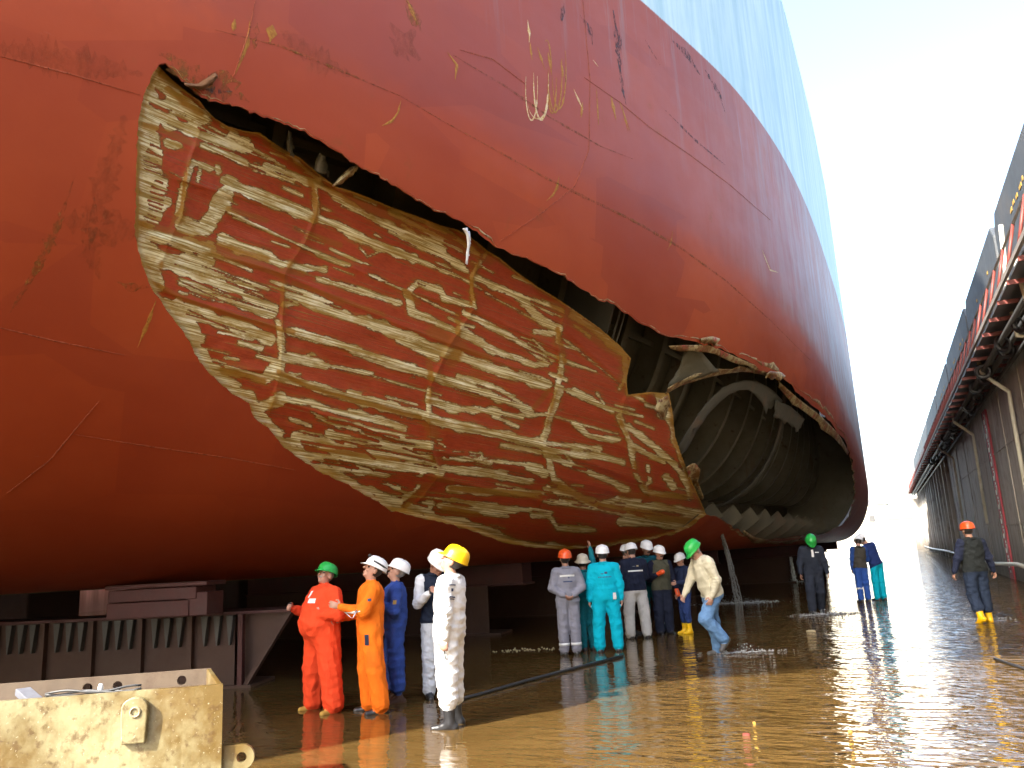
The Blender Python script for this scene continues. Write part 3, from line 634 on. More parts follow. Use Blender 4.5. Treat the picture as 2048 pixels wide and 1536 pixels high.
SD = Z(700, 760, .3613, [([(0, 70), (200, 140), (400, 190), (520, 240), (800, 300), (1050, 350)], 58), ([(0, 170), (200, 230), (300, 270)], 42), ([(0, 240), (200, 300), (420, 350)], 44), ([(0, 360), (400, 410)], 80), ([(0, 450), (200, 470), (380, 490)], 90), ([(420, 490), (500, 510)], 70), ([(440, 330), (430, 440), (500, 520)], 52), ([(440, 50), (430, 200)], 26), ([(450, 110), (600, 160), (750, 170), (950, 205)], 44), ([(800, 200), (930, 260)], 32),
  ([(520, 430), (800, 450), (1060, 480)], 34), ([(520, 490), (800, 520), (1000, 560)], 52), ([(830, 510), (1010, 550)], 40), ([(840, 360), (1050, 400)], 32), ([(990, 480), (1080, 520)], 60), ([(1170, 50), (1100, 200), (1070, 350), (1100, 450), (1130, 560), (1090, 600)], 46), ([(1140, 205), (1480, 300)], 16), ([(1240, 240), (1320, 310), (1490, 330)], 38), ([(1090, 350), (1380, 380)], 36), ([(1100, 390), (1400, 430), (1510, 460)], 44),
  ([(1120, 430), (1300, 500), (1440, 560), (1530, 610)], 38), ([(1130, 560), (1290, 660), (1400, 700), (1600, 770), (1950, 780)], 52), ([(1100, 680), (1220, 690)], 32), ([(1080, 600), (1270, 640)], 42), ([(1380, 690), (1480, 660), (1600, 670)], 40), ([(1540, 700), (1700, 700), (1950, 740)], 44), ([(1490, 200), (1550, 350), (1580, 520), (1640, 620), (1750, 640), (1880, 650)], 36), ([(1540, 260), (1700, 380), (1840, 520), (1880, 620)], 42), ([(1560, 360), (1740, 460)], 34),
  ([(1750, 540), (1790, 590)], 48), ([(1760, 180), (1800, 330), (1840, 420), (1860, 500)], 46), ([(110, 620), (250, 700)], 95), ([(340, 720), (430, 690)], 85), ([(440, 740), (650, 800), (820, 870), (900, 910), (1180, 940)], 66), ([(450, 640), (700, 690), (1000, 720)], 28), ([(500, 700), (800, 730), (920, 715)], 44), ([(550, 600), (800, 620), (1060, 630)], 50), ([(560, 770), (820, 850)], 52), ([(1010, 750), (1100, 750), (1150, 820), (1350, 830)], 44), ([(1500, 780), (1900, 800)], 60),
  ([(190, 570), (330, 620)], 32), ([(0, 590), (120, 620), (230, 710)], 44), ([(1240, 50), (1450, 170)], 28), ([(250, 700), (380, 590)], 30), ([(1580, 230), (1680, 270)], 16), ([(1650, 480), (1660, 560), (1620, 600)], 26), ([(1180, 400), (1240, 470)], 20), ([(720, 400), (740, 440)], 14)])
RS = Z(240, 80, .293, [([(300, 230), (480, 330), (600, 330), (800, 350)], 130), ([(330, 330), (440, 430), (560, 500)], 60), ([(120, 570), (300, 620), (480, 700)], 60), ([(110, 1240), (330, 1300), (600, 1390), (1000, 1500)], 70), ([(450, 900), (420, 1150), (330, 1300)], 36), ([(1000, 700), (1200, 850), (1360, 960), (1600, 1100), (2048, 1300)], 80), ([(1300, 960), (1340, 1150), (1330, 1240)], 60), ([(740, 1150), (1000, 1230)], 50), ([(1300, 1330), (1500, 1400)], 60), ([(120, 700), (110, 1500)], 40)]) + \
     Z(240, 480, .293, [([(160, 250), (420, 400), (950, 575), (1180, 625)], 50), ([(640, 80), (1000, 200), (1110, 250)], 60), ([(1110, 330), (1110, 500)], 46), ([(1080, 900), (1300, 1010), (2048, 1215)], 40), ([(700, 890), (980, 960)], 60), ([(1180, 290), (1500, 400), (1800, 510)], 36), ([(1290, 1420), (1900, 1500)], 40), ([(1100, 200), (1250, 230)], 50)]) + \
     Z(740, 400, .293, [([(100, 70), (500, 230), (820, 400)], 120), ([(700, 420), (690, 700)], 40), ([(240, 620), (330, 700)], 60), ([(430, 900), (620, 1000), (560, 1100)], 120), ([(600, 780), (600, 920)], 50), ([(400, 1100), (420, 1230)], 60), ([(1270, 720), (1500, 900), (1740, 1080), (1740, 1260)], 110), ([(1120, 1420), (1220, 1300)], 50), ([(1280, 880), (1330, 1100)], 46), ([(480, 950), (800, 1080)], 50)]) + \
     Z(700, 760, .3613, [([(430, 250), (470, 300)], 70), ([(1130, 580), (1400, 700), (1950, 790)], 60), ([(300, 700), (420, 590)], 50), ([(560, 600), (1050, 640)], 50), ([(1500, 640), (1850, 650)], 50), ([(450, 540), (560, 560)], 50), ([(520, 720), (700, 740)], 60), ([(1880, 480), (1900, 640)], 50)])
bare = np.full(PX.shape, -3.0); rust = np.zeros(PX.shape)
for S_ in (SA, SB, SC, SD):
    for pts, w in S_:
        xs = [p[0] for p in pts]; ys = [p[1] for p in pts]; mgn = w + 34
        k = use & (PX > min(xs) - mgn) & (PX < max(xs) + mgn) & (PY > min(ys) - mgn) & (PY < max(ys) + mgn)
        if not k.any(): continue
        d = dist_poly(PX[k], PY[k], pts)
        wv = w * (.55 + .70 * vnoise(stx[k] * 5, sty[k] * 4, 11))
        bare[k] = np.maximum(bare[k], np.clip((wv * .5 - d) / 9., -3, 1))
# loose scores scattered along the stringers, and red slivers left standing in the scraped areas
rr = np.random.default_rng(21); EXTRA = []; NEG = []
allS = STRING + [[(300, 200), (420, 260), (640, 350)], [(330, 620), (520, 680), (860, 790)], [(700, 980), (900, 1010), (1200, 1060)], [(620, 860), (850, 890), (1100, 960)]]
for k in range(210):
    p_ = allS[rr.integers(len(allS))]; j = rr.integers(len(p_) - 1); t_ = rr.random(); x0 = p_[j][0] + (p_[j + 1][0] - p_[j][0]) * t_ + rr.normal(0, 22); y0 = p_[j][1] + (p_[j + 1][1] - p_[j][1]) * t_ + rr.normal(0, 20)
    a_ = atan2(QY - y0, QX - x0) + rr.normal(0, .05); L = rr.gamma(2.0, 16.) + 8; e_ = [(x0 + L * q * cos(a_), y0 + L * q * sin(a_) + rr.normal(0, 1.2)) for q in (-.5, 0, .5)]
    (EXTRA if k % 3 else NEG).append((e_, rr.uniform(1.6, 6.5)))
for k in range(19): y0 = 285 + k * 8.6; NEG.append(([(286 + rr.uniform(-4, 8), y0), (330 + rr.uniform(-22, 10), y0 + 13)], rr.uniform(1.5, 3.4)))
for k in range(16): x0, y0 = 345 + rr.uniform(0, 160), 520 + rr.uniform(0, 110); NEG.append(([(x0, y0), (x0 + rr.uniform(50, 130), y0 + 38)], rr.uniform(1.5, 3.0)))
for k in range(22): x0, y0 = 580 + rr.uniform(0, 260), 830 + rr.uniform(0, 110); NEG.append(([(x0, y0), (x0 + rr.uniform(20, 60), y0 + rr.uniform(2, 12)), (x0 + rr.uniform(60, 90), y0 + rr.uniform(5, 25))], rr.uniform(2, 6)))
for L_, sg in ((EXTRA, 1), (NEG, -1)):
    for pts, w in L_:
        xs = [p[0] for p in pts]; ys = [p[1] for p in pts]; k = use & (PX > min(xs) - 16) & (PX < max(xs) + 16) & (PY > min(ys) - 16) & (PY < max(ys) + 16)
        if not k.any(): continue
        d = dist_poly(PX[k], PY[k], pts)
        if sg > 0: bare[k] = np.maximum(bare[k], np.clip((w * .5 - d) / 6., -3, .7))
        else: bare[k] = np.minimum(bare[k], np.clip((d - w * .5) / 5., -.7, 1))
for pts, w in RS:
    d = dist_poly(PX[use], PY[use], pts); rust[use] = np.maximum(rust[use], np.clip(1.15 - d / (w * .55), 0, 1))
ew = 3 + np.interp(PY[use], [130, 200, 560, 700, 1000, 1060], [26, 34, 30, 22, 12, 4]) * vnoise(PX[use] / 24, PY[use] / 16, 31) * 1.5
bare[use] = np.maximum(bare[use], np.clip((ew - dLB[use]) / 9, -1, 1)); bare[use] = np.maximum(bare[use], np.clip((3.5 - dT[use]) / 6, -1, 1))
rust[use] = np.maximum(rust[use], .75 * np.exp(-(dT[use] / 11) ** 2)); rust[use] = np.maximum(rust[use], .85 * fr[use] ** .6 * np.clip(vnoise(PX[use] / 17, PY[use] / 17, 44) * 1.9 - .45, 0, 1)); rust[use] = np.maximum(rust[use], .55 * np.exp(-(dLB[use] / 16) ** 2))
vid = -np.ones(PX.shape, int); good = use & ~np.isnan(T); vid[good] = np.arange(good.sum())
qq = np.stack([vid[:-1, :-1], vid[1:, :-1], vid[1:, 1:], vid[:-1, 1:]], -1).reshape(-1, 4); qq = qq[(qq >= 0).all(1)]
pl = mesh_obj('damaged_plate', Pw[good], qq, MAT['scraped'], None, True)
for nm, arr in (('bare', bare), ('rust', rust)):
    a = pl.data.attributes.new(nm, 'FLOAT', 'POINT'); a.data.foreach_set('value', arr[good].astype(np.float32))
a = pl.data.attributes.new('st', 'FLOAT_VECTOR', 'POINT'); a.data.foreach_set('vector', np.stack([stx[good], sty[good], 0 * stx[good]], -1).astype(np.float32).ravel())
pl['label'] = 'driven-in bilge plate scraped to pale bare steel and rust'
adopt(pl, SHIP)

# ---- curled lips of torn plate along the edges of the gash
def lip(name, pts, out, inn_, mat, seed, curl=.06, base_lift=.012):
    r = np.random.default_rng(seed); H = [hit(*p) for p in pts]; H = [h for h in H if h is not None]
    V = []; F = []; m = 5; n = len(H)
    ph = r.random() * 9
    for i, h in enumerate(H):
        t = H[min(i + 1, n - 1)][0] - H[max(i - 1, 0)][0]; t /= np.linalg.norm(t) + 1e-9
        s = np.cross(h[1], t); s /= np.linalg.norm(s) + 1e-9        # across the tear
        w = (.5 + .5 * sin(i * .35 + ph) + r.normal(0, .22)); e = min(1, 4 * min(i, n - 1 - i) / n + .15)
        k = h[2] / FPX
        for j in range(m):
            f = j / (m - 1)
            V.append(h[0] + s * out * k * (1 - f) * e + h[1] * (base_lift * (1 - f) if j else .003) - s * inn_ * k * f * (.4 + .8 * abs(w)) * e + h[1] * (-curl * f * f * (1 + w) * k * 100 * .1))
    for i in range(n - 1):
        for j in range(m - 1):
            a = i * m + j; F.append((a, a + 1, a + m + 1, a + m))
    return adopt(mesh_obj(name, V, F, mat, None, True), SHIP)
for k, (x0, x1, o_, n_) in enumerate([(318, 470, 5, 6), (470, 700, 3, 5), (690, 930, 2, 4), (925, 1000, 6, 9), (1000, 1180, 2, 4), (1170, 1350, 3, 6), (1340, 1465, 6, 14), (1455, 1580, 9, 20), (1570, 1704, 10, 16)]):
    lip('torn_lip', sub(ET, x0, x1), o_, -n_, MAT['torn'], 60 + k)
lip('torn_lip', [p for p in ER if p[0] < 1700 and p[1] > 1030], 2, -9, MAT['torn'], 81)
lip('torn_lip', [p for p in ER if p[0] > 1690], 2, 4, MAT['torn'], 82)

# loose flaps of bent plate (outline in photo pixels, how far in front of the hull surface, bulge)
def flap(pts, d0, d1, seed, mat='torn', name='bent_flap', bulge=.12):
    """a curled sheet spanned between two traced edges"""
    A, B = pts; n = 14; m = 7
    def res(P):
        P = np.array(P, float); L = np.r_[0, np.cumsum(np.hypot(*np.diff(P, axis=0).T))]; q = np.linspace(0, L[-1], n)
        return np.stack([np.interp(q, L, P[:, 0]), np.interp(q, L, P[:, 1])], 1)
    A = res(A); B = res(B); r = np.random.default_rng(seed); V = []; F = []
    for i in range(n):
        for j in range(m):
            f = j / (m - 1); x, y = A[i] * (1 - f) + B[i] * f
            if 0 < j: x += r.normal(0, 1.6 * f); y += r.normal(0, 2.2 * f)
            h = hit(x, y); t = h[2] if h is not None else 15.
            V.append(CAM + px_dir(x, y) * (t + d0 + (d1 - d0) * f - bulge * sin(pi * f) + r.normal(0, .008)))
    for i in range(n - 1):
        for j in range(m - 1):
            a = i * m + j; F.append((a, a + 1, a + m + 1, a + m))
    o = adopt(mesh_obj(name, V, F, MAT[mat], None, True), SHIP)
    s = o.modifiers.new('thickness', 'SOLIDIFY'); s.thickness = .012
    return o
flap(([(1338, 692), (1372, 690), (1420, 690), (1468, 712), (1530, 738), (1565, 752)], [(1343, 699), (1380, 703), (1423, 706), (1464, 722), (1521, 746), (1560, 762)]), .02, .10, 1, bulge=.02)
flap(([(1330, 788), (1362, 770), (1405, 757), (1450, 747), (1490, 742), (1530, 750)], [(1336, 776), (1366, 757), (1404, 745), (1448, 738), (1488, 735), (1525, 745)]), .55, .35, 2, bulge=.03)
flap(([(1385, 690), (1400, 700), (1430, 735), (1440, 742)], [(1372, 700), (1358, 735), (1345, 760), (1335, 775)]), .20, .60, 3, 'inner', bulge=.0)
flap(([(1372, 935), (1390, 925), (1402, 940), (1395, 960), (1408, 995)], [(1380, 965), (1385, 975), (1390, 985), (1397, 992), (1402, 1000)]), .1, .5, 4)
flap(([(1560, 765), (1600, 800), (1640, 830), (1678, 868), (1698, 905)], [(1555, 776), (1590, 812), (1628, 838), (1668, 876), (1694, 911)]), .03, .30, 5, bulge=.0)
flap(([(1335, 790), (1318, 800), (1310, 815)], [(1340, 812), (1330, 830), (1322, 842)]), .1, .25, 6)
flap(([(664, 372), (680, 352), (700, 334), (714, 330)], [(672, 372), (690, 362), (706, 350), (716, 338)]), .3, .3, 7)
flap(([(628, 340), (632, 318), (640, 305)], [(656, 352), (655, 330), (650, 312)]), .42, .5, 8, 'inner')
flap(([(575, 302), (572, 285), (576, 262)], [(588, 312), (586, 290), (582, 264)]), .5, .55, 9, 'inner')
flap(([(368, 165), (395, 168), (430, 145), (434, 150)], [(375, 176), (410, 182), (428, 168), (436, 156)]), -.02, .02, 10, 'rustsolid')
flap(([(926, 456), (934, 470), (935, 486), (932, 527)], [(933, 456), (938, 470), (940, 480), (934, 527)]), -.04, -.04, 11, 'white', 'hanging_rag', .03)
flap(([(1350, 905), (1375, 862), (1405, 815), (1440, 778), (1478, 760), (1515, 762), (1545, 778), (1566, 802)], [(1362, 915), (1390, 868), (1420, 822), (1452, 793), (1482, 779), (1506, 783), (1522, 800), (1530, 826)]), 1.1, 1.1, 13, 'inner_light', 'web_frame', .02)
flap(([(1552, 800), (1580, 812), (1610, 838)], [(1546, 832), (1570, 846), (1596, 862)]), .9, 1.0, 14, 'inner_light', 'web_frame', .02)
flap(([(1540, 742), (1562, 744), (1572, 752), (1560, 762)], [(1530, 752), (1545, 757), (1556, 760), (1556, 764)]), -.06, .0, 15)
flap(([(1402, 676), (1425, 672), (1442, 678), (1432, 690)], [(1400, 684), (1415, 686), (1428, 688), (1428, 692)]), -.05, .0, 16)
flap(([(1488, 1060), (1510, 1075), (1545, 1082), (1580, 1080), (1610, 1074)], [(1486, 1068), (1505, 1084), (1548, 1090), (1583, 1086), (1612, 1080)]), .02, -.04, 12)

# ---- inside of the breached tank: inner shell, web frames, stringers, bulkheads
def shell(name, y0, y1, g0, g1, inset, mat, ny=60, ng=40):
    Yv = np.linspace(y0, y1, ny); Gv = np.linspace(g0, g1, ng)
    P = hull(Yv[:, None] + 0 * Gv, Gv[None] + 0 * Yv[:, None], inset)
    I = np.arange(ny * ng).reshape(ny, ng)
    Q = np.stack([I[:-1, :-1], I[1:, :-1], I[1:, 1:], I[:-1, 1:]], -1).reshape(-1, 4)
    return adopt(mesh_obj(name, P.reshape(-1, 3), Q, mat, None, True), SHIP)
ITW = shell('inner_tank_wall', 2, 44, -1.2, 1.95, 2.1, MAT['inner'])
def web(name, Y0, g0, g1, in0, in1, mat, thick=.06, n=40, flange=0.16, parent=None):
    Gv = np.linspace(g0, g1, n); V = []; F = []
    for g in Gv:
        for yy_, ins in ((Y0, in0), (Y0 + thick, in0), (Y0 + thick, in1), (Y0, in1)): V.append(hull(yy_, g, ins))
        for yy_, ins in ((Y0 - flange * .5, in0), (Y0 + flange * .5, in0), (Y0 + flange * .5, in0 + .03), (Y0 - flange * .5, in0 + .03)): V.append(hull(yy_, g, ins))
    for i in range(n - 1):
        for o8 in (0, 4):
            for k in range(4):
                a = i * 8 + o8 + k; b_ = i * 8 + o8 + (k + 1) % 4; F.append((a, b_, b_ + 8, a + 8))
    return adopt(mesh_obj(name, V, F, mat), parent or SHIP)
for k, Y0 in enumerate(np.concatenate([np.arange(4.0, 14, 1.9), np.arange(14.2, 37, 1.45)])):
    web('web_frame', float(Y0), -.10, 1.1, 1.55, 2.08, MAT['inner'], parent=ITW)
for k, Y0 in enumerate(np.arange(19.6, 35, 1.45)):
    web('outer_frame', float(Y0), -.05, .34, .42, .03, MAT['olive'], .05, 14, .08)
Yv = np.linspace(2, 44, 60); V = []; F = []
for y_ in Yv: q_ = hull(y_, -.02); V += [(q_[0] - .3, y_, ZK - .02), (q_[0] - .3, y_, ZK + 2.3)]
for i in range(59): F.append((2 * i, 2 * i + 2, 2 * i + 3, 2 * i + 1))
adopt(mesh_obj('tank_side_wall', V, F, MAT['inner']), SHIP)
for g_ in (.72, .86, 1.0):
    Yv = np.linspace(3, 36, 60); V = []; F = []
    for y_ in Yv: V += [hull(y_, g_, 2.08), hull(y_, g_, 1.8), hull(y_, g_ + .015, 1.8), hull(y_, g_ + .015, 2.08)]
    for i in range(59):
        for k in range(4): a = 4 * i + k; b_ = 4 * i + (k + 1) % 4; F.append((a, b_, b_ + 4, a + 4))
    adopt(mesh_obj('stringer', V, F, MAT['inner']), ITW)
def bulkhead(name, Y0, in0, in1, mat, g0=-.12, g1=1.1):
    Gv = np.linspace(g0, g1, 40); V = []; F = []
    for g in Gv: V += [hull(Y0, g, in0), hull(Y0, g, in1)]
    for i in range(39): F.append((2 * i, 2 * i + 1, 2 * i + 3, 2 * i + 2))
    o = adopt(mesh_obj(name, V, F, mat), SHIP); s = o.modifiers.new('thickness', 'SOLIDIFY'); s.thickness = .05; return o
bulkhead('far_bulkhead', 36.5, .03, 2.6, MAT['inner'])
bulkhead('bulkhead', 13.9, .75, 2.1, MAT['inner_light'], .66, 1.12)
bulkhead('bulkhead', 1.8, .03, 2.1, MAT['inner_dark'])
# pipe and ladder stiles inside the tank
for dx in (0, .16):
    mb = MB(); mb.tube([hull(25.6 + dx, g, 1.3) for g in np.linspace(.03, .95, 24)], .05, 8); adopt(mb.build('tank_pipe', MAT['inner_light'], None, True), SHIP)
for dx in (0, .14):
    mb = MB(); mb.tube([hull(14.0 + dx, g, .70) for g in np.linspace(.62, 1.05, 12)], .02, 6); adopt(mb.build('tank_pipe', MAT['inner_light'], None, True), SHIP)

# ================================================================ dock walls
WX = 3.85
def dock_wall():
    W = empty('dock_wall', (WX, 30, 0)); tag(W, 'tall stained dock side wall with red cantilevered walkway and white drain pipes', 'wall')
    def put(mb, name, mat, smooth=False, bevel=0, on=None): return adopt(mb.build(name, MAT[mat], None, smooth, bevel), on or W)
    put(MB().box((WX + 2.5, 47.5, 3.9), (5, 125, 8.2)), 'wall_face', 'wall')
    # plate seams and shallow pilasters
    for y in np.arange(12, 109, 4.6):
        put(MB().box((WX - .012, float(y), 3.7), (.03, .07, 7.4)), 'wall_seam', 'wall')
    for y in np.arange(56, 110, 3.3):
        put(MB().box((WX - .09, float(y), 3.3), (.22, .55 if int(y) % 2 else .3, 6.6)), 'pilaster', 'wall', bevel=.02)
    for z in (1.9, 4.4):
        put(MB().box((WX - .01, 60, z), (.025, 96, .05)), 'wall_seam', 'wall')
    put(MB().box((WX - .45, 109.2, 3.0), (1.1, .8, 6.2)), 'end_pilaster', 'wall', bevel=.03)
    # dark upper panels in long lengths with cut ends
    for y0, y1 in ((-12, 5.2), (5.6, 15.2), (15.6, 25.3), (25.7, 34.7), (35.1, 46.2), (46.6, 56.9), (57.3, 72), (72.5, 89), (89.5, 108)):
        mb = MB(); mb.prism([(y0, 7.98), (y1, 7.98), (y1, 9.95), (y1 - .45, 10.35), (y0 + .45, 10.35), (y0, 9.95)], (.7, 0, 0), (WX - .02, 0, 0), (0, 1, 0), (0, 0, 1))
        UP = put(mb, 'upper_panel', 'blackpanel', bevel=.06)
        rr = np.random.default_rng(int(y0 + 50)); y = y0 + 2.0
        while y < y1 - 2 and y0 > 4 and y1 < 60:
            L = rr.uniform(.12, .34)
            if rr.random() < .55: put(on=UP, mb=MB().box((WX - .026, y + L / 2, 9.45 + rr.normal(0, .02)), (.012, L, .10)), name='painted_mark', mat='yellowsteel')
            y += L + rr.uniform(.12, .3)
    # walkway on cantilever beams
    X0, ZW = 2.75, 6.55
    DK = put(MB().box(((X0 + WX) / 2 + .05, 47, ZW + .03), (WX - X0 - .1, 122, .05)), 'walkway_deck', 'darkgrey')
    put(MB().box((X0, 47, ZW + .02), (.06, 122, .10)), 'walkway_edge', 'greyrail', on=DK)
    beam = put(MB().box((0, 0, 0), (WX - X0, .06, .09)), 'walkway_beam', 'redrail', on=DK)
    post = put(MB().tube([(X0 + .03, 0, ZW + .05), (X0 + .29, 0, ZW + 1.06)], .035, 6), 'railing_post', 'redrail', True, on=DK)
    brace = put(MB().tube([(X0 + .25, 0, ZW - .12), (X0 + .95, .75, ZW - .1)], .035, 6), 'walkway_brace', 'redrail', True, on=DK)
    ys = np.concatenate([np.arange(7, 60, 1.55), np.arange(60, 108, 2.2)])
    for i, y in enumerate(ys):
        if i == 0:
            beam.location = beam.location
        for src, off in ((beam, ((X0 + WX) / 2, float(y), ZW - .12)), (post, (0, float(y), 0)), (brace, (0, float(y), 0))):
            if src is brace and i % 2: continue
            o = src if i == 0 else bpy.data.objects.new(src.name.split('.')[0], src.data)
            if i:
                COL.objects.link(o); o.parent = DK
            o.location = off
    put(MB().tube([(X0 + .29, 6, ZW + 1.06), (X0 + .29, 108, ZW + 1.06)], .032, 6), 'hand_rail', 'greyrail', True, on=DK)
    put(MB().box((X0 + .2, 84, ZW + .5), (.03, 46, .75)), 'railing_screen', 'redrail', on=DK)
    # service pipes and old tyres slung under the walkway
    for x, z, r in ((3.15, 6.3, .06), (3.4, 6.28, .08), (3.68, 6.2, .06), (3.28, 6.38, .05)):
        put(MB().tube([(x, 6, z), (x, 108, z)], r, 8), 'service_pipe', 'darkgrey', True)
    rr = np.random.default_rng(5)
    for y in np.arange(13, 60, 1.9):
        a = rr.uniform(0, 1.5); c = np.array([3.2 + rr.uniform(-.1, .3), y + rr.uniform(-.4, .4), 6.27 + rr.uniform(-.06, .06)])
        ax = np.array([cos(a), sin(a), .3]); ax /= np.linalg.norm(ax); b1 = np.cross(ax, [0, 0, 1.]); b1 /= np.linalg.norm(b1); b2 = np.cross(ax, b1)
        mb = MB(); mb.tube([c + .17 * (b1 * cos(t) + b2 * sin(t)) for t in np.linspace(0, 2 * pi, 15)], .065, 7, False); put(mb, 'tyre_fender', 'black', True)
    # white drain pipes: out from under the walkway, then down the wall
    for yb, z0 in ((27.0, .2), (38.2, 2.0), (49.6, 2.2), (18.5, .2)):
        put(MB().tube([(3.05, yb - .2, 7.0), (3.08, yb - .15, 6.55), (3.12, yb - .1, 6.2), (3.72, yb, 5.62), (WX - .13, yb + .05, 5.35), (WX - .13, yb + .3, z0)], .062, 8), 'drain_pipe', 'pipewhite', True)
    put(MB().tube([(3.3, 20.8, 8.6), (3.2, 20.9, 6.9), (3.25, 21, 6.0), (3.85, 21.1, 5.9)], .05, 8), 'drain_pipe', 'pipewhite', True)
    # red depth gauge board with pale marks
    g = put(MB().box((WX - .03, 34.3, 3.0), (.06, 1.05, 6.1)), 'depth_gauge', 'gaugered')
    put(MB().box((WX - .035, 34.9, 3.0), (.09, .08, 6.1)), 'gauge_edge', 'darkgrey', on=g)
    for k in range(11):
        z = 5.72 - k * .52
        mb = MB()
        for (ya, za, yb_, zb) in ((-.32, -.12, -.12, -.12), (-.32, -.12, -.30, .02), (-.22, -.12, -.20, .0), (-.12, -.12, .10, .06), (.10, .06, .12, .16), (.12, .16, -.02, .15)):
            a_, b_ = np.array([WX - .07, 34.2 - ya, z + za]), np.array([WX - .07, 34.2 - yb_, z + zb]); d = b_ - a_; L = np.linalg.norm(d); an = atan2(d[2], d[1])
            R = np.array([[1, 0, 0], [0, cos(an), -sin(an)], [0, sin(an), cos(an)]]); mb.box((a_ + b_) / 2, (.012, L + .03, .045), R)
        adopt(mb.build('gauge_numeral', MAT['reflect'], None), g)
        adopt(MB().box((WX - .07, 34.22, z - .26), (.012, .13, .08)).build('gauge_dash', MAT['reflect'], None), g)
    return W
dock_wall()
LW = empty('dock_wall', (-38, 40, 0)); tag(LW, 'far dark dock wall beyond the ship, glimpsed under its bottom', 'wall')
adopt(MB().box((-40.5, 40, 5), (5, 140, 10.4)).build('wall_face', MAT['wall'], None), LW)
for y in np.arange(-20, 100, 12.): adopt(MB().box((-37.9, float(y), 5), (.3, .5, 10)).build('pilaster', MAT['wall'], None), LW)

# dock end: low sunlit quay far beyond the open end, and pale sheds
q = MB().box((5, 420, .8), (420, 20, 1.6)).build('quay', MAT['pipewhite'], None, bevel=.1); tag(q, 'pale low quay in the distance beyond the open dock end', 'quay')
S = empty('shed', (-12, 430, 1.6)); tag(S, 'pale distant waterfront shed beyond the dock mouth beside the ship', 'building')
adopt(MB().box((-14, 432, 9), (30, 14, 15)).build('wall', MAT['pipewhite'], None), S); adopt(MB().prism([(-16, 0), (16, 0), (0, 5)], (0, 16, 0), (-14, 424, 16.5), (1, 0, 0), (0, 0, 1)).build('roof', MAT['plank'], None), S)
adopt(MB().box((8, 432, 5), (14, 14, 7)).build('annex', MAT['pipewhite'], None), S)
for x in (-24, -18, -12, -6): adopt(MB().box((x, 424.9, 10), (2.5, .3, 3)).build('window', MAT['darkgrey'], None), S)

# ================================================================ trestles and blocks under the ship
def trestle(loc, rz, label, n=34, full=True):
    T = empty('keel_trestle', loc, rz); tag(T, label, 'trestle', 'steel trestles under the ship')
    # local x runs to the left away from the free end, z up
    L = 7.2
    M_ = MAT['brownsteel']
    def P(mb, nm, m=M_, bevel=0): o = mb.build(nm, m, None, bevel=bevel); o.parent = T; return o
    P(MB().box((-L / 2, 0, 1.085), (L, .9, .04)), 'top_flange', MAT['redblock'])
    P(MB().box((-L / 2 - .45, -.34, .53), (L - .9, .04, 1.06)), 'web_plate')
    P(MB().box((-L / 2 - .3, 0, .02), (L - .6, .9, .05)), 'base_flange')
    if full: P(MB().prism([(0, 1.06), (-.06, 1.06), (-.78, 0), (-.70, 0)], (0, .12, 0), (0, -.40, 0), (1, 0, 0), (0, 0, 1)), 'end_brace')
    if full: P(MB().prism([(0, 1.06), (-.80, 1.06), (-.78, 0)], (0, .03, 0), (0, -.25, 0), (1, 0, 0), (0, 0, 1)), 'end_plate')
    for k in range(8 if full else 0):
        P(MB().box((-.78 - k * .80, -.40, .54), (.07, .10, 1.04)), 'post', MAT['redblock'] if k == 0 else M_)
    if not full: P(MB().box((-L / 2, 0, 1.33), (L - .1, .8, .44)), 'packing_timber', MAT['redblock'])
    g0 = None
    for k in range(n if full else 0):
        if k % 4 == 3: continue
        mb = MB().prism([(-.055, 1.05), (.055, 1.05), (.008, .62), (-.008, .62)], (0, .10, 0), (0, -.45, 0), (1, 0, 0), (0, 0, 1))  # dark wedges stand in for the shadowed gaps below the flange
        if g0 is None: g0 = P(mb, 'shadow_wedge', MAT['inner_dark']); g0.location.x = -.95
        else:
            o = bpy.data.objects.new('shadow_wedge', g0.data); COL.objects.link(o); o.parent = T; o.location.x = -.95 - k * .20
    return T
a0 = at_z(575, 1217, 1.1); a1 = at_z(0, 1244, 1.1); rz0 = atan2(a0[1] - a1[1], a0[0] - a1[0])
trestle((a0[0] + .1, a0[1] + .2, 0), rz0, 'long rusty steel trestle with dark shadow wedges behind the open steel tank')
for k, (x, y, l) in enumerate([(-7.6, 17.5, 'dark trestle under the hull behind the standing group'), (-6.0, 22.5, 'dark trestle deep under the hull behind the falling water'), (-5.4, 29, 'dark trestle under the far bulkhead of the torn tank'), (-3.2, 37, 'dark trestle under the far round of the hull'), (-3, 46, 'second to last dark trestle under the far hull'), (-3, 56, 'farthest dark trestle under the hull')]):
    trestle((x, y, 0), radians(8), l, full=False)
b0 = at_z(185, 1243, 1.1); b1 = at_z(372, 1236, 1.1); bc = (b0 + b1) / 2 + np.array([0.1, .35, 0]); bl = np.linalg.norm(b1 - b0)
KB = empty('keel_block', (bc[0], bc[1], 1.1), rz0); tag(KB, 'red timber block packed between trestle and hull bottom', 'block')
for nm, z, h, l, dx in (('lower_timber', .13, .22, .80, -.08), ('upper_timber', .335, .17, .86, -.02), ('cap_timber', .46, .06, 1.0, .03)):
    o = MB().box((dx, 0, z), (bl * l, .6, h)).build(nm, MAT['redblock'], None, bevel=.012); o.parent = KB
o = MB().box((bl * .42, -.03, .18), (bl * .2, .5, .32)).build('end_chock', MAT['redblock'], None, bevel=.01); o.parent = KB
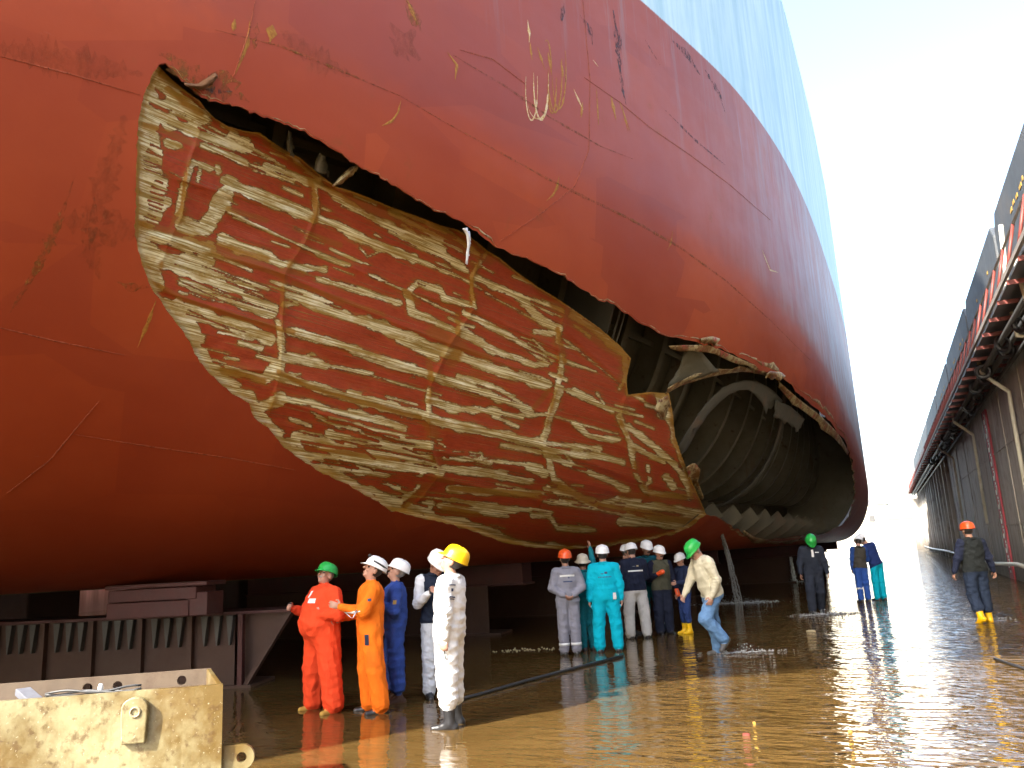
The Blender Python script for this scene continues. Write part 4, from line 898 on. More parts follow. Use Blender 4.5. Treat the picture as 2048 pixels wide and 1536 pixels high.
for k, (x, y) in enumerate([]):
    o = MB().box((x, y, 1.31), (1.6, .7, .44)).build('keel_block', MAT['redblock'], None, bevel=.02)
    tag(o, ['timber block on the trestle behind the group', 'timber block on the trestle behind the falling water', 'timber block on the farthest trestle', 'inner timber block on the trestle behind the group', 'inner timber block behind the falling water'][k], 'block', 'timber blocks under the ship')
for k, y in enumerate((6., 12., 18., 24.)):
    o = MB().box((-17, float(y), .76), (1.8, 1.2, 1.56)).build('keel_block', MAT['brownsteel'], None, bevel=.03); tag(o, ['dark keel block nearest the bow, far under the ship', 'second dark keel block from the bow', 'third dark keel block from the bow', 'fourth dark keel block from the bow'][k], 'block', 'centreline keel blocks')

# ================================================================ open steel tank in the foreground
A = at_z(446, 1368, .95); B = at_z(0, 1403, .95)
u = (A - B); u[2] = 0; u /= np.linalg.norm(u); v = np.array([-.75, .66, 0]); v /= np.linalg.norm(v)
TK = empty('open_steel_tank', (A[0], A[1], 0)); tag(TK, 'open cream and rust steel tank with lifting lugs in the near left corner', 'tank')
LEN, DEP, HT, TH = 2.6, 1.08, .95, .035
def tk(p): return A * np.array([1, 1, 0]) + u * p[0] + v * p[1] + np.array([0, 0, p[2]])
def slab(x0, x1, y0, y1, z0, z1):
    V = [tk((x, y, z)) for z in (z0, z1) for x, y in ((x0, y0), (x1, y0), (x1, y1), (x0, y1))]
    return MB().add(V, [(3, 2, 1, 0), (4, 5, 6, 7), (0, 1, 5, 4), (1, 2, 6, 5), (2, 3, 7, 6), (3, 0, 4, 7)])
def tkp(mb, nm, m='box', bevel=.006, smooth=False): return adopt(mb.build(nm, MAT[m], None, smooth, bevel), TK)
# front wall: slightly dished plate
nx, nz = 40, 14; V = []; F = []
for i in range(nx + 1):
    for j in range(nz + 1):
        x = -LEN + LEN * i / nx; z = -.05 + (HT + .05) * j / nz
        V.append(tk((x, .012 * sin(x * 4.1) * sin(pi * j / nz) + .008 * sin(x * 9 + z * 7), z)))
nF = len(V)
V += [p + v * TH for p in V]
for i in range(nx):
    for j in range(nz):
        a = i * (nz + 1) + j; F.append((a, a + nz + 1, a + nz + 2, a + 1)); F.append((a + nF, a + 1 + nF, a + nz + 2 + nF, a + nz + 1 + nF))
for i in range(nx): a = i * (nz + 1) + nz; F.append((a, a + nz + 1, a + nz + 1 + nF, a + nF))
for j in range(nz): a = nx * (nz + 1) + j; F.append((a, a + 1, a + 1 + nF, a + nF))
mb = MB(); mb.v = [tuple(p) for p in V]; mb.f = F; tkp(mb, 'front_wall', bevel=0, smooth=False)
# back wall with four round holes (built as a strip with cut openings)
def holed(x0, x1, z0, z1, holes, r, y, th, nm, mt):
    n = 20; bm = bmesh.new(); outer = [bm.verts.new(tk((x, y, z))) for x, z in ((x0, z0), (x1, z0), (x1, z1), (x0, z1))]
    edges = [bm.edges.new((outer[i], outer[(i + 1) % 4])) for i in range(4)]
    for hx, hz in holes:
        c = [bm.verts.new(tk((hx + r * cos(2 * pi * k / n), y, hz + r * sin(2 * pi * k / n)))) for k in range(n)]
        edges += [bm.edges.new((c[k], c[(k + 1) % n])) for k in range(n)]
    bmesh.ops.triangle_fill(bm, use_beauty=True, use_dissolve=False, edges=edges)
    me = bpy.data.meshes.new(nm); bm.to_mesh(me); bm.free(); me.materials.append(MAT[mt])
    o = bpy.data.objects.new(nm, me); COL.objects.link(o); s = o.modifiers.new('thickness', 'SOLIDIFY'); s.thickness = th; s.offset = 0
    return adopt(o, TK)
holed(-LEN, 0, -.05, HT, [(-.22, .875), (-.70, .87), (-.92, .872), (-1.40, .87), (-1.95, .87)], .036, DEP, .03, 'back_wall', 'boxshade')
tkp(slab(-TH, 0, TH + .002, DEP - .018, -.05, HT - .002), 'right_wall')
tkp(slab(-LEN, -LEN + TH, TH + .002, DEP - .018, -.05, HT - .002), 'left_wall')
tkp(slab(-LEN + TH, -TH, TH, DEP - .02, .30, .33), 'floor_plate', 'darkgrey')
# lifting lug on the front: round-headed plate with padeye
lug = [(-.075, -.17), (.075, -.17), (.085, .02)] + [(.085 * cos(t), .05 + .075 * sin(t)) for t in np.linspace(.2, pi - .2, 9)] + [(-.085, .02)]
mb = MB(); mb.prism(lug, -np.array([u[1], -u[0], 0]) * -.05, tk((-.56, -.002, .79)) , u, (0, 0, 1)); tkp(mb, 'lifting_lug', bevel=.008)
mb = MB(); c = tk((-.565, -.056, .82)); mb.tube([c + .03 * (u * cos(t) + np.array([0, 0, 1]) * sin(t)) for t in np.linspace(0, 2 * pi, 13)], .008, 6, False); tkp(mb, 'weld_ring', 'bone', 0)
# eye lug at the lower right corner
def eye_lug():
    bm = bmesh.new(); n = 16; r = .075
    oc = np.array([.14, 0, .455])
    out = [(0, .36), (.12, .36)] + [(.14 + .085 * cos(t), .455 + .085 * sin(t)) for t in np.linspace(-pi / 2, pi / 2, 9)] + [(0, .54)]
    ov_ = [bm.verts.new(tk((x, .06, z))) for x, z in out]; ed = [bm.edges.new((ov_[i], ov_[(i + 1) % len(ov_)])) for i in range(len(ov_))]
    c = [bm.verts.new(tk((.14 + .034 * cos(2 * pi * k / n), .06, .455 + .034 * sin(2 * pi * k / n)))) for k in range(n)]; ed += [bm.edges.new((c[k], c[(k + 1) % n])) for k in range(n)]
    bmesh.ops.triangle_fill(bm, use_beauty=True, use_dissolve=False, edges=ed)
    me = bpy.data.meshes.new('eye_lug'); bm.to_mesh(me); bm.free(); me.materials.append(MAT['box']); o = bpy.data.objects.new('eye_lug', me); COL.objects.link(o)
    s = o.modifiers.new('thickness', 'SOLIDIFY'); s.thickness = .04; s.offset = 0; return adopt(o, TK)
eye_lug()
# odds and ends inside the tank
o = MB().box(tk((-1.22, .45, .86)), (.11, .55, .05), np.array([[u[0], v[0], 0], [u[1], v[1], 0], [0, 0, 1]]) @ np.array([[cos(.5), -sin(.5), 0], [sin(.5), cos(.5), 0], [0, 0, 1]]) @ np.array([[1, 0, 0], [0, cos(.25), -sin(.25)], [0, sin(.25), cos(.25)]])).build('grey_plank', MAT['plank'], None, bevel=.006); tag(o, 'short grey plank leaning inside the steel tank', 'plank')
mb = MB()
for k in range(4):
    pts = [tk((-1.15 + t * .62, .14 + .05 * sin(3 * t + k) + .02 * k, .925 + .012 * sin(9 * t + k * 2) + .01 * k)) for t in np.linspace(0, 1, 14)]; mb.tube(pts, .008, 6)
o = mb.build('wire_bundle', MAT['darkgrey'], None, True); tag(o, 'bundle of dark bent wires lying along the tank rim', 'wire')
c = tk((-.80, .30, .88)); o = MB().tube([c + np.array([0, 0, .10 * t]) for t in np.linspace(0, 1, 6)], [.022, .022, .02, .018, .018, .012], 10).build('bottle', MAT['reflect'], None, True); tag(o, 'small pale bottle standing inside the tank by its back wall', 'bottle')
# ================================================================ people
def rotx(a): c, s = cos(a), sin(a); return np.array([[1, 0, 0], [0, c, -s], [0, s, c]])
def roty(a): c, s = cos(a), sin(a); return np.array([[c, 0, s], [0, 1, 0], [-s, 0, c]])
def rotz(a): c, s = cos(a), sin(a); return np.array([[c, -s, 0], [s, c, 0], [0, 0, 1]])
def unit(v): v = np.array(v, float); return v / (np.linalg.norm(v) + 1e-9)
def surface_nets(vol, org, h):
    s = vol < 0; nx, ny, nz = vol.shape
    acc = np.zeros((nx - 1, ny - 1, nz - 1, 3), np.float32); cnt = np.zeros((nx - 1, ny - 1, nz - 1), np.float32)
    corners = [(i, j, k) for i in (0, 1) for j in (0, 1) for k in (0, 1)]
    sl = lambda c: (slice(c[0], nx - 1 + c[0]), slice(c[1], ny - 1 + c[1]), slice(c[2], nz - 1 + c[2]))
    for c in corners:
        for ax in range(3):
            if c[ax]: continue
            d = list(c); d[ax] = 1
            A, B = vol[sl(c)], vol[sl(d)]; m = (A < 0) != (B < 0)
            if not m.any(): continue
            t = A[m] / (A[m] - B[m]); p = np.tile(np.array(c, np.float32), (t.size, 1)); p[:, ax] += t
            acc[m] += p; cnt[m] += 1
    m = cnt > 0; vid = -np.ones(m.shape, np.int64); vid[m] = np.arange(m.sum())
    ijk = np.argwhere(m).astype(np.float32)
    V = org + (ijk + acc[m] / cnt[m][:, None]) * h
    F = []
    for ax in range(3):
        o1, o2 = [(1, 2), (2, 0), (0, 1)][ax]
        a = s[tuple(slice(0, -1) if q == ax else slice(1, -1) for q in range(3))]; b = s[tuple(slice(1, None) if q == ax else slice(1, -1) for q in range(3))]
        idx = np.argwhere(a != b); flip = a[a != b]
        base = idx.copy(); base[:, o1] += 1; base[:, o2] += 1
        def g(d1, d2):
            q = base.copy(); q[:, o1] -= d1; q[:, o2] -= d2; return vid[q[:, 0], q[:, 1], q[:, 2]]
        Q = np.stack([g(1, 1), g(0, 1), g(0, 0), g(1, 0)], 1); Q[~flip] = Q[~flip][:, ::-1]; F.append(Q)
    F = np.concatenate(F); return V, F[(F >= 0).all(1)]

class Prim:
    def __init__(s, lab, a, b, ra, rb=None, k=.03, R=None, sc=None):
        s.lab = lab; s.a = np.array(a, float); s.b = np.array(b, float); s.ra = ra; s.rb = ra if rb is None else rb; s.k = k; s.R = R; s.sc = None if sc is None else np.array(sc, float)
    def bounds(s):
        r = max(s.ra, s.rb) * (1 if s.sc is None else s.sc.max()) + s.k + .02
        return np.minimum(s.a, s.b) - r, np.maximum(s.a, s.b) + r
    def d(s, P):
        q = P - s.a; ab = s.b - s.a
        if s.R is not None: q = q @ s.R; ab = ab @ s.R
        if s.sc is not None: q = q / s.sc; ab = ab / s.sc
        L = ab @ ab
        t = np.clip((q @ ab) / L, 0, 1) if L > 1e-12 else np.zeros(q.shape[:-1])
        e = q - t[..., None] * ab
        dd = np.sqrt((e * e).sum(-1)) - (s.ra + (s.rb - s.ra) * t)
        return dd * (1 if s.sc is None else min(1.0, s.sc.min()))
def hand(prims, w, d, thumb, n, curl=.7, sp=1.0):
    d = unit(d); n = unit(np.array(n) - d * (np.array(n) @ d)); s = unit(np.array(thumb) - d * (np.array(thumb) @ d) - n * (np.array(thumb) @ n))
    R = np.stack([s, d, n], 1)
    prims.append(Prim('skin', w + d * .015, w + d * .085, .024, .026, .012, R, (1.45, 1, .62)))
    for i, (off, L) in enumerate(((.030, .072), (.010, .080), (-.010, .075), (-.029, .060))):
        p0 = w + d * .088 + s * off; c1, c2 = curl * .6, curl * 1.5
        p1 = p0 + (d * cos(c1) + n * sin(c1) + s * off * sp * 2) * L * .55; p2 = p1 + (d * cos(c2) + n * sin(c2)) * L * .5
        prims.append(Prim('skin', p0, p1, .0098, .0092, .006)); prims.append(Prim('skin', p1, p2, .0092, .0078, .004))
    t0 = w + d * .035 + s * .03; t1 = t0 + unit(d * .6 + s * .75 + n * .35) * .042; t2 = t1 + unit(d + n * .5) * .034
    prims.append(Prim('skin', t0, t1, .0125, .011, .008)); prims.append(Prim('skin', t1, t2, .011, .009, .004))

FABRICS = {}
def fab(c):
    if c not in FABRICS: FABRICS[c] = mat_fabric('fabric_%d' % len(FABRICS), c)
    return FABRICS[c]
HATS = {}
def hatmat(c):
    if c not in HATS: HATS[c] = mat_plain('helmet_plastic_%d' % len(HATS), c, .32, .08, 20, bmp=.02, spec=.5)
    return HATS[c]
CFH = unit([CF[0], CF[1], 0]); CRH = unit([CR[0], CR[1], 0])

def helmet_mesh(brim=.02, peak=.34, full=False):
    n = 36; prof = [(1.0, -.006, 1), (1.02, .004, 0), (1.0, .022, 0), (.975, .05, 0), (.89, .085, 0), (.72, .110, 0), (.45, .126, 0), (.16, .133, 0)]
    V = []; F = []
    for f, z, isb in prof:
        for i in range(n):
            a = 2 * pi * i / n; fr = math.exp(-((((a - pi / 2 + pi) % (2 * pi)) - pi) / .62) ** 2)
            k = f + (isb * (.07 + peak * fr) if not full else isb * .36)
            x, y = .118 * k * cos(a), .140 * k * sin(a)
            zz = z - isb * (.020 * fr if not full else .012) + (0 if isb else .007 * math.exp(-(x / .018) ** 2) * (z > .05))
            V.append((x, y, zz))
    for j in range(len(prof) - 1):
        for i in range(n): F.append((j * n + i, j * n + (i + 1) % n, (j + 1) * n + (i + 1) % n, (j + 1) * n + i))
    V.append((0, 0, .136)); t = len(V) - 1; j = len(prof) - 1
    F += [(j * n + i, j * n + (i + 1) % n, t) for i in range(n)]
    return V, F

def band(name, c, ax, r, w, mat, parent, sx=1.0, R=None, arc=(0, 2 * pi)):
    ax = unit(ax); e1 = unit(np.cross(ax, [0, 1, 0.01])); e2 = np.cross(ax, e1)
    if R is not None: e1, e2 = R[:, 0], R[:, 1]
    n = 28; V = []; F = []
    for i in range(n + 1):
        a = arc[0] + (arc[1] - arc[0]) * i / n; q = e1 * cos(a) * sx + e2 * sin(a)
        for h in (-.5, .5): V.append(np.array(c) + q * r + ax * w * h)
    for i in range(n): F.append((2 * i, 2 * i + 2, 2 * i + 3, 2 * i + 1))
    o = mesh_obj(name, V, F, mat, parent, True); s = o.modifiers.new('thickness', 'SOLIDIFY'); s.thickness = .004; s.offset = 1; return o

def person(feet, top, phi, label, cols, hat=(.78, .78, .76), lean=0, side=0, twist=0, head=(0, 0, 0), RA=None, LA=None, RL=None, LL=None, belly=0, bulk=1.0, shoe='shoe', vox=.010, hatfull=False,
           skin='skin', hair='hair', mustache=False, group=None, Rcurl=.8, Lcurl=.8, hem=.0, seed=1, wrinkle=1.0, name='person', feet_z=-.03, collar=True, jacket=-.07):
    g = at_z(feet[0], feet[1], 0); dirv = -CFH * cos(radians(phi)) - CRH * sin(radians(phi)); rz = atan2(-dirv[0], dirv[1])
    # real height from where the helmet top is seen
    lo, hi = .8, 2.4
    for _ in range(30):
        mid = (lo + hi) / 2
        if proj(g + np.array([0, 0, mid]))[1] > top: lo = mid
        else: hi = mid
    U = rotz(radians(twist)) @ rotx(-radians(lean)) @ roty(radians(side))
    pel = np.array([0, 0, .95])
    def up(p): return pel + U @ np.array(p, float)
    LLs, LUp = .425, .435
    def leg(s, spec):
        th, sh = spec if spec else ((.02 * s, .01, -1), (.01 * s, -.03, -1))
        h_ = pel + np.array([.088 * (.3 + .7 * bulk) * s, 0, -.03]); k_ = h_ + unit(th) * LUp; a_ = k_ + unit(sh) * LLs; return h_, k_, a_
    rl, ll = leg(1, RL), leg(-1, LL)
    dz = .085 + feet_z - min(rl[2][2], ll[2][2])
    sh_ = np.array([0, 0, dz]); pel = pel + sh_; rl = [p + sh_ for p in rl]; ll = [p + sh_ for p in ll]
    def arm(s, spec):
        e, f = spec if spec else ((.16 * s, -.05, -1), (.06 * s, .18, -1))
        S_ = up((.178 * (.45 + .55 * bulk) * s, -.005, .445)); E_ = S_ + unit(e) * .285; W_ = E_ + unit(f) * .245; return S_, E_, W_
    ra, la = arm(1, RA), arm(-1, LA)
    P = []; b = bulk
    tq = lambda lab, p, q, r, sx, k=.06, sy=1.0: P.append(Prim(lab, up(p), up(q), r, None, k, U, (sx, sy, 1)))
    tq('torso', (0, -.005, -.02), (0, -.005, .08), .122 * b, 1.34); tq('torso', (0, 0, .10), (0, 0, .22), .118 * b, 1.30); tq('torso', (0, .005, .26), (0, .0, .38), .126 * b, 1.34)
    tq('torso', (-.12 * (.4 + .6 * b), -.01, .455), (.12 * (.4 + .6 * b), -.01, .455), .066 * min(b, 1.15), 1.0)
    if belly: P.append(Prim('torso', up((0, .06 * belly, .10)), up((0, .055 * belly, .26)), .125 + .05 * belly, .115 + .035 * belly, .08, U, (1.18, 1, 1)))
    P.append(Prim('skin', up((0, -.01, .47)), up((0, .012, .58)), .060, .055, .03))
    for s, (S_, E_, W_) in ((1, ra), (-1, la)):
        ba = .45 + .55 * b; P.append(Prim('arm', S_, E_, .076 * ba, .066 * ba, .05)); P.append(Prim('arm', E_, W_ - unit(W_ - E_) * .01, .066 * ba, .050, .025))
        P.append(Prim('skin', E_ + (W_ - E_) * .8, W_ + unit(W_ - E_) * .02, .030, .028, .01))
        f = unit(W_ - E_); side_ = np.array([-s, 0, 0.]) ; n_ = np.cross(f, unit(np.cross(f, side_))) ; inw = -n_ if (n_ @ side_) < 0 else n_
        th = np.array([0, 1., 0]) if abs(f[1]) < .7 else np.array([0, 0, 1.])
        hand(P, W_, f, th, inw, Rcurl if s > 0 else Lcurl)
    lk = 'leg'
    for s, (h_, k_, a_) in ((1, rl), (-1, ll)):
        end = a_ + (k_ - a_) * hem
        P.append(Prim(lk, h_, k_, .106 * b, .090 * b, .05)); P.append(Prim(lk, k_, end + unit(k_ - end) * .045, .090 * b, .084 * b, .03))
        if hem > .05: P.append(Prim('skin' if shoe == 'shoe' else 'shoe', a_ + (k_ - a_) * (hem + .1), a_, .05, .042, .012))
        if shoe != 'shoe': P.append(Prim('shoe', a_ + (k_ - a_) * (hem + .12 if hem else .1), a_, .064, .056, .015))
        fd = np.array([.12 * s, 1., 0]); sv = unit(a_ - k_)
        if s > 0: tilt = 0
        fwd = unit(fd - sv * (fd @ sv)) if sv[2] > -.93 else unit(fd)
        dn = unit(np.cross(np.cross(fwd, sv), fwd)) if sv[2] > -.93 else np.array([0, 0, -1.])
        he = a_ - fwd * .045 + dn * .04; to = a_ + fwd * .165 + dn * .05
        P.append(Prim('shoe', he, to, .045, .035, .02)); P.append(Prim('shoe', a_, a_ + fwd * .06 + dn * .03, .05, .045, .03))
    # head
    HR = U @ rotz(radians(head[1])) @ rotx(radians(head[0])) @ roty(radians(head[2]))
    piv = up((0, 0, .57)); HC = piv + HR @ np.array([0, .028, .092])
    hp_ = lambda p: HC + HR @ np.array(p, float)
    el = lambda lab, p, r, k=.02: P.append(Prim(lab, hp_(p), hp_(p), 1.0, None, k, HR, r))
    def ell(p, r, k=.02): P.append(Prim('head', hp_(p), hp_(p), .1, None, k, HR, tuple(np.array(r) * 10)))
    ell((0, -.01, .03), (.076, .096, .098)); ell((0, .03, -.045), (.058, .066, .072), .03); ell((0, .072, -.098), (.022, .02, .018), .02)
    P.append(Prim('head', hp_((0, .098, .018)), hp_((0, .121, -.026)), .010, .0155, .012))
    P.append(Prim('head', hp_((-.04, .082, .030)), hp_((.04, .082, .030)), .013, None, .015))
    for s in (-1, 1):
        ell((s * .079, -.004, -.012), (.012, .024, .032), .006); ell((s * .04, .075, -.03), (.02, .016, .018), .02)
    P.append(Prim('head', hp_((-.02, .098, -.066)), hp_((.02, .098, -.066)), .009, None, .01))
    # field and surface
    lo_ = np.min([p.bounds()[0] for p in P], 0); hi_ = np.max([p.bounds()[1] for p in P], 0)
    n = np.ceil((hi_ - lo_) / vox).astype(int) + 2
    vol = np.full(n, .3, np.float32)
    for p in P:
        b0, b1 = p.bounds(); i0 = np.maximum(((b0 - lo_) / vox).astype(int), 0); i1 = np.minimum(np.ceil((b1 - lo_) / vox).astype(int) + 1, n)
        X, Y_, Z_ = [lo_[q] + vox * np.arange(i0[q], i1[q]) for q in range(3)]
        G_ = np.stack(np.meshgrid(X, Y_, Z_, indexing='ij'), -1)
        d = p.d(G_); s_ = tuple(slice(i0[q], i1[q]) for q in range(3)); v_ = vol[s_]
        h = np.maximum(p.k - np.abs(v_ - d), 0) / p.k; vol[s_] = np.minimum(v_, d) - h * h * p.k * .25
    V, F = surface_nets(vol, lo_, vox)
    labs = ['torso', 'arm', 'leg', 'skin', 'shoe', 'head']; best = np.full(len(V), 1e9); lab = np.zeros(len(V), int)
    for p in P:
        b0, b1 = p.bounds(); k = ((V > b0 - .03) & (V < b1 + .03)).all(1)
        if not k.any(): continue
        d = p.d(V[k]) + (-.006 if p.lab == 'torso' else 0) + (.012 if p.lab == 'skin' else 0); idx = np.nonzero(k)[0]; m = d < best[idx]
        best[idx[m]] = d[m]; lab[idx[m]] = labs.index(p.lab)
    zu = ((V - pel) @ U)[:, 2]; lab[(lab == 0) & (zu < jacket)] = 2; lab[(lab == 2) & (zu > jacket)] = 0
    # cloth folds
    r = np.random.default_rng(seed); e1 = V[F[:, 2]] - V[F[:, 0]]; e2 = V[F[:, 3]] - V[F[:, 1]]; fn = np.cross(e1, e2); vn = np.zeros_like(V)
    for q in range(4): np.add.at(vn, F[:, q], fn)
    vn /= np.linalg.norm(vn, axis=1, keepdims=True) + 1e-9
    if (vn * (V - V.mean(0))).sum() < 0: F = F[:, ::-1]; vn = -vn
    disp = np.zeros(len(V))
    for q in range(9):
        kd = unit(r.normal(0, 1, 3) * [1, 1, 1.5]) * r.uniform(22, 62); disp += (.0056 / (1 + q * .15)) * (.5 - np.abs(np.sin(V @ kd * .6 + r.uniform(0, 6) + 1.8 * np.sin(V @ (unit(r.normal(0, 1, 3)) * 11)))))
    for jt in (ra[1], la[1], rl[1], ll[1], rl[2] + [0, 0, .06], ll[2] + [0, 0, .06], up((0, 0, .02))):
        dj = np.linalg.norm(V - jt, axis=1); disp += .003 * np.exp(-(dj / .11) ** 2) * np.sin(V[:, 2] * 150 + 3 * np.sin(V[:, 0] * 30) + V[:, 1] * 40)
    cloth = lab <= 2; V = V + vn * (disp * cloth * wrinkle)[:, None]
    # colours by region
    fl_ = lab[F].max(1) if False else lab[F[:, 0]]
    fc = V[F].mean(1); hl = (fc - HC) @ HR; mi = fl_.copy()
    ish = fl_ == 5; x_, y_, z_ = hl[:, 0], hl[:, 1], hl[:, 2]
    mi[ish] = 3
    hairm = ish & (((y_ < .0) & (z_ > -.062) & (np.abs(x_) < .0765)) | (z_ > .06) | ((y_ < .02) & (z_ > .0) & (np.abs(x_) < .0765)))
    mi[hairm] = 5
    mi[ish & (np.abs(np.abs(x_) - .031) < .014) & (np.abs(z_ - .006) < .008) & (y_ > .06)] = 6
    mi[ish & (np.abs(np.abs(x_) - .033) < .02) & (np.abs(z_ - .032) < .006) & (y_ > .06)] = 5
    mi[ish & (np.abs(x_) < .023) & (np.abs(z_ + .066) < .006) & (y_ > .07)] = 7
    if mustache: mi[ish & (np.abs(x_) < .034) & (np.abs(z_ + .052) < .009) & (y_ > .07)] = 5
    mats = [fab(cols['torso']), fab(cols.get('arm', cols['torso'])), fab(cols.get('leg', cols['torso'])), MAT[skin], MAT[cols.get('shoe', 'black')], MAT[hair], MAT['eye'], MAT['lip']]
    sc = mid / (HC[2] + (HR @ np.array([0, 0, .165]))[2])
    root = empty(name, (g[0], g[1], 0), rz); root.scale = (sc, sc, sc); tag(root, label, 'person', group)
    body = mesh_obj('body', V, F, None, root, True, mats, mi)
    hv, hf = helmet_mesh(full=hatfull); hv = np.array([hp_(np.array(p) @ rotx(radians(-4)).T + [0, -.006, .038]) for p in hv])
    hm = mesh_obj('hard_hat', hv, hf, hatmat(hat), root, True); s_ = hm.modifiers.new('thickness', 'SOLIDIFY'); s_.thickness = .005
    if collar:
        cb = up((0, -.008, .485)); V2 = []; F2 = []; nn = 26
        for i in range(nn):
            a = 2 * pi * i / nn; gap = 1 - .35 * math.exp(-((((a - pi / 2 + pi) % (2 * pi)) - pi) / .35) ** 2)
            for rr_, zz in ((.070, -.018), (.078, .03 * gap), (.098, .012 * gap - .01)): V2.append(up((rr_ * cos(a), -.008 + rr_ * .98 * sin(a), .50 + zz)))
        for i in range(nn):
            for j in range(2): a_ = i * 3 + j; b_ = ((i + 1) % nn) * 3 + j; F2.append((a_, b_, b_ + 1, a_ + 1))
        c_ = mesh_obj('collar', V2, F2, mats[0], root, True); s_ = c_.modifiers.new('thickness', 'SOLIDIFY'); s_.thickness = .006
    bvh = BVHTree.FromPolygons([Vector(p) for p in V], F.tolist())
    def patch(nm, c, d, w, h, mat, nx=6, nz=5, lift=.004, upv=(0, 0, 1)):
        """a flat mark lying on the cloth: seen from local direction d, centred at c"""
        d = unit(d); z = unit(np.array(upv) - d * (np.array(upv) @ d)); x = np.cross(z, d); VV = []; FF = []
        for i in range(nx + 1):
            for j in range(nz + 1):
                o = np.array(c) + x * w * (i / nx - .5) + z * h * (j / nz - .5) + d * .5
                l, nn_, _, _ = bvh.ray_cast(Vector(o), Vector(-d)); VV.append(np.array(l) + d * lift if l is not None else np.array(c) + d * .1)
        for i in range(nx):
            for j in range(nz): a_ = i * (nz + 1) + j; FF.append((a_, a_ + nz + 1, a_ + nz + 2, a_ + 1))
        return mesh_obj(nm, VV, FF, mat, body, True)
    return dict(root=root, hat=hm, body=body, up=up, ra=ra, la=la, rl=rl, ll=ll, hp=hp_, HR=HR, U=U, patch=patch, sc=sc, rz=rz, g=g, height=mid, b=b)

def W2(p, q):   # local point -> world
    return np.array(p['g']) * [1, 1, 0] + rotz(p['rz']) @ (np.array(q) * p['sc'])
def thing_at(name, mb, mat, label, cat): o = mb.build(name, MAT[mat], None, bevel=.003); tag(o, label, cat); return o
def stripe(p, bone, f, w=.045, r=.082):
    a, b_ = bone; band('reflective_band', np.array(a) + (np.array(b_) - np.array(a)) * f, np.array(b_) - np.array(a), r * p['b'], w, MAT['reflect'], p['root'])
WHITE = (.80, .80, .79); GREEN = (.02, .36, .06); ORANGE = (.80, .10, .02); YELLOW = (.85, .50, .005)
GL = 'onlookers gazing up at the hull'; GG2 = 'group standing under the tear'; GF = 'people walking in the shallow water'

# --- left group
p = person((645, 1421), 1128, 48, 'stout man in red-orange coveralls and green hard hat looking up', dict(torso=(.72, .065, .018), shoe='yellowsteel'), GREEN, lean=-4, head=(22, 18, 0), belly=1.7, bulk=1.55, mustache=True, hair='hair_grey', group=GL,
           RA=((.62, .15, -1), (-.25, .95, .30)), LA=((-.62, .1, -1), (.85, .75, .0)), RL=((.16, .03, -1), (.10, -.04, -1)), LL=((-.18, .0, -1), (-.12, -.03, -1)), vox=.0085, seed=3, Rcurl=1.3, Lcurl=1.2)
p['patch']('name_patch', p['up']((-.09, .2, .36)), (-.15, 1, .1), .105, .055, MAT['white']); p['patch']('undershirt', p['up']((0, .15, .43)), (0, 1, .25), .045, .09, MAT['white'])
w = W2(p, p['ra'][2] + unit(p['ra'][2] - p['ra'][1]) * .08 + np.array([0, 0, .02])); thing_at('mobile_phone', MB().box(w, (.07, .014, .10), rotz(p['rz']) @ rotx(.5)), 'black', 'dark phone in the hand of the stout man', 'phone')
p = person((742, 1424), 1118, 74, 'man in bright orange coveralls and white helmet with headlamp pointing left', dict(torso=(.82, .17, .010), shoe='black'), WHITE, lean=-3, head=(30, 8, 0), bulk=1.28, group=GL,
           RA=((.2, .35, -1), (-.05, .9, -.25)), LA=((-.2, .42, -.75), (.12, 1, .30)), RL=((.05, .06, -1), (.03, -.08, -1)), LL=((-.06, -.10, -1), (-.05, -.14, -1)), vox=.0085, seed=4, Lcurl=.5)
band('headlamp_strap', p['hp']((0, -.006, .085)), p['HR'] @ np.array([0, -.25, 1]), .128, .022, MAT['black'], p['hat'], .9, p['HR'])
o = MB().box(p['hp']((0, .135, .125)), (.05, .035, .035), p['HR']).build('headlamp', MAT['black'], None, bevel=.006); o.parent = p['hat']
for s, x in ((1, .0), (-1, 0)): p['patch']('pocket_flap', p['up']((-.2, .05, -.12)), (-1, .25, 0), .05, .12, MAT['print_navy'])
p['patch']('cargo_pocket', np.array(p['ll'][0]) * .3 + np.array(p['ll'][1]) * .7 + [-.1, .02, 0], (-1, .1, 0), .15, .17, fab((.78, .15, .010)), lift=.012)
p['patch']('reflective_tape', np.array(p['la'][1]) * .45 + np.array(p['la'][2]) * .55 + [-.05, 0, -.03], (-.7, 0, -.7), .19, .022, MAT['reflect'], upv=(0, .3, 1))
p['patch']('sleeve_badge', np.array(p['la'][0]) * .55 + np.array(p['la'][1]) * .45 + [-.07, 0, 0], (-1, .1, 0), .04, .03, MAT['print_navy'])
o = MB().box(p['up']((-.16, -.03, -.03)) , (.05, .09, .05)).build('work_gloves', MAT['bone'], None, bevel=.01); o.parent = p['root']
p = person((792, 1403), 1122, 82, 'man in blue coveralls tucked at the calf looking up, white helmet', dict(torso=(.035, .075, .30), shoe='brownsteel'), WHITE, lean=-3, head=(28, 5, 0), hair='hair_grey', mustache=True, bulk=1.22, belly=.5, group=GL,
           RA=((.2, .2, -1), (-.2, .9, .3)), LA=((-.25, .1, -1), (.15, .8, .5)), RL=((.05, .10, -1), (.03, -.08, -1)), LL=((-.06, -.02, -1), (-.03, -.08, -1)), vox=.0085, hem=.24, seed=5)
p['patch']('sleeve_patch', np.array(p['la'][0]) * .45 + np.array(p['la'][1]) * .55 + [-.06, 0, 0], (-1, .2, 0), .045, .05, MAT['yellowsteel'])
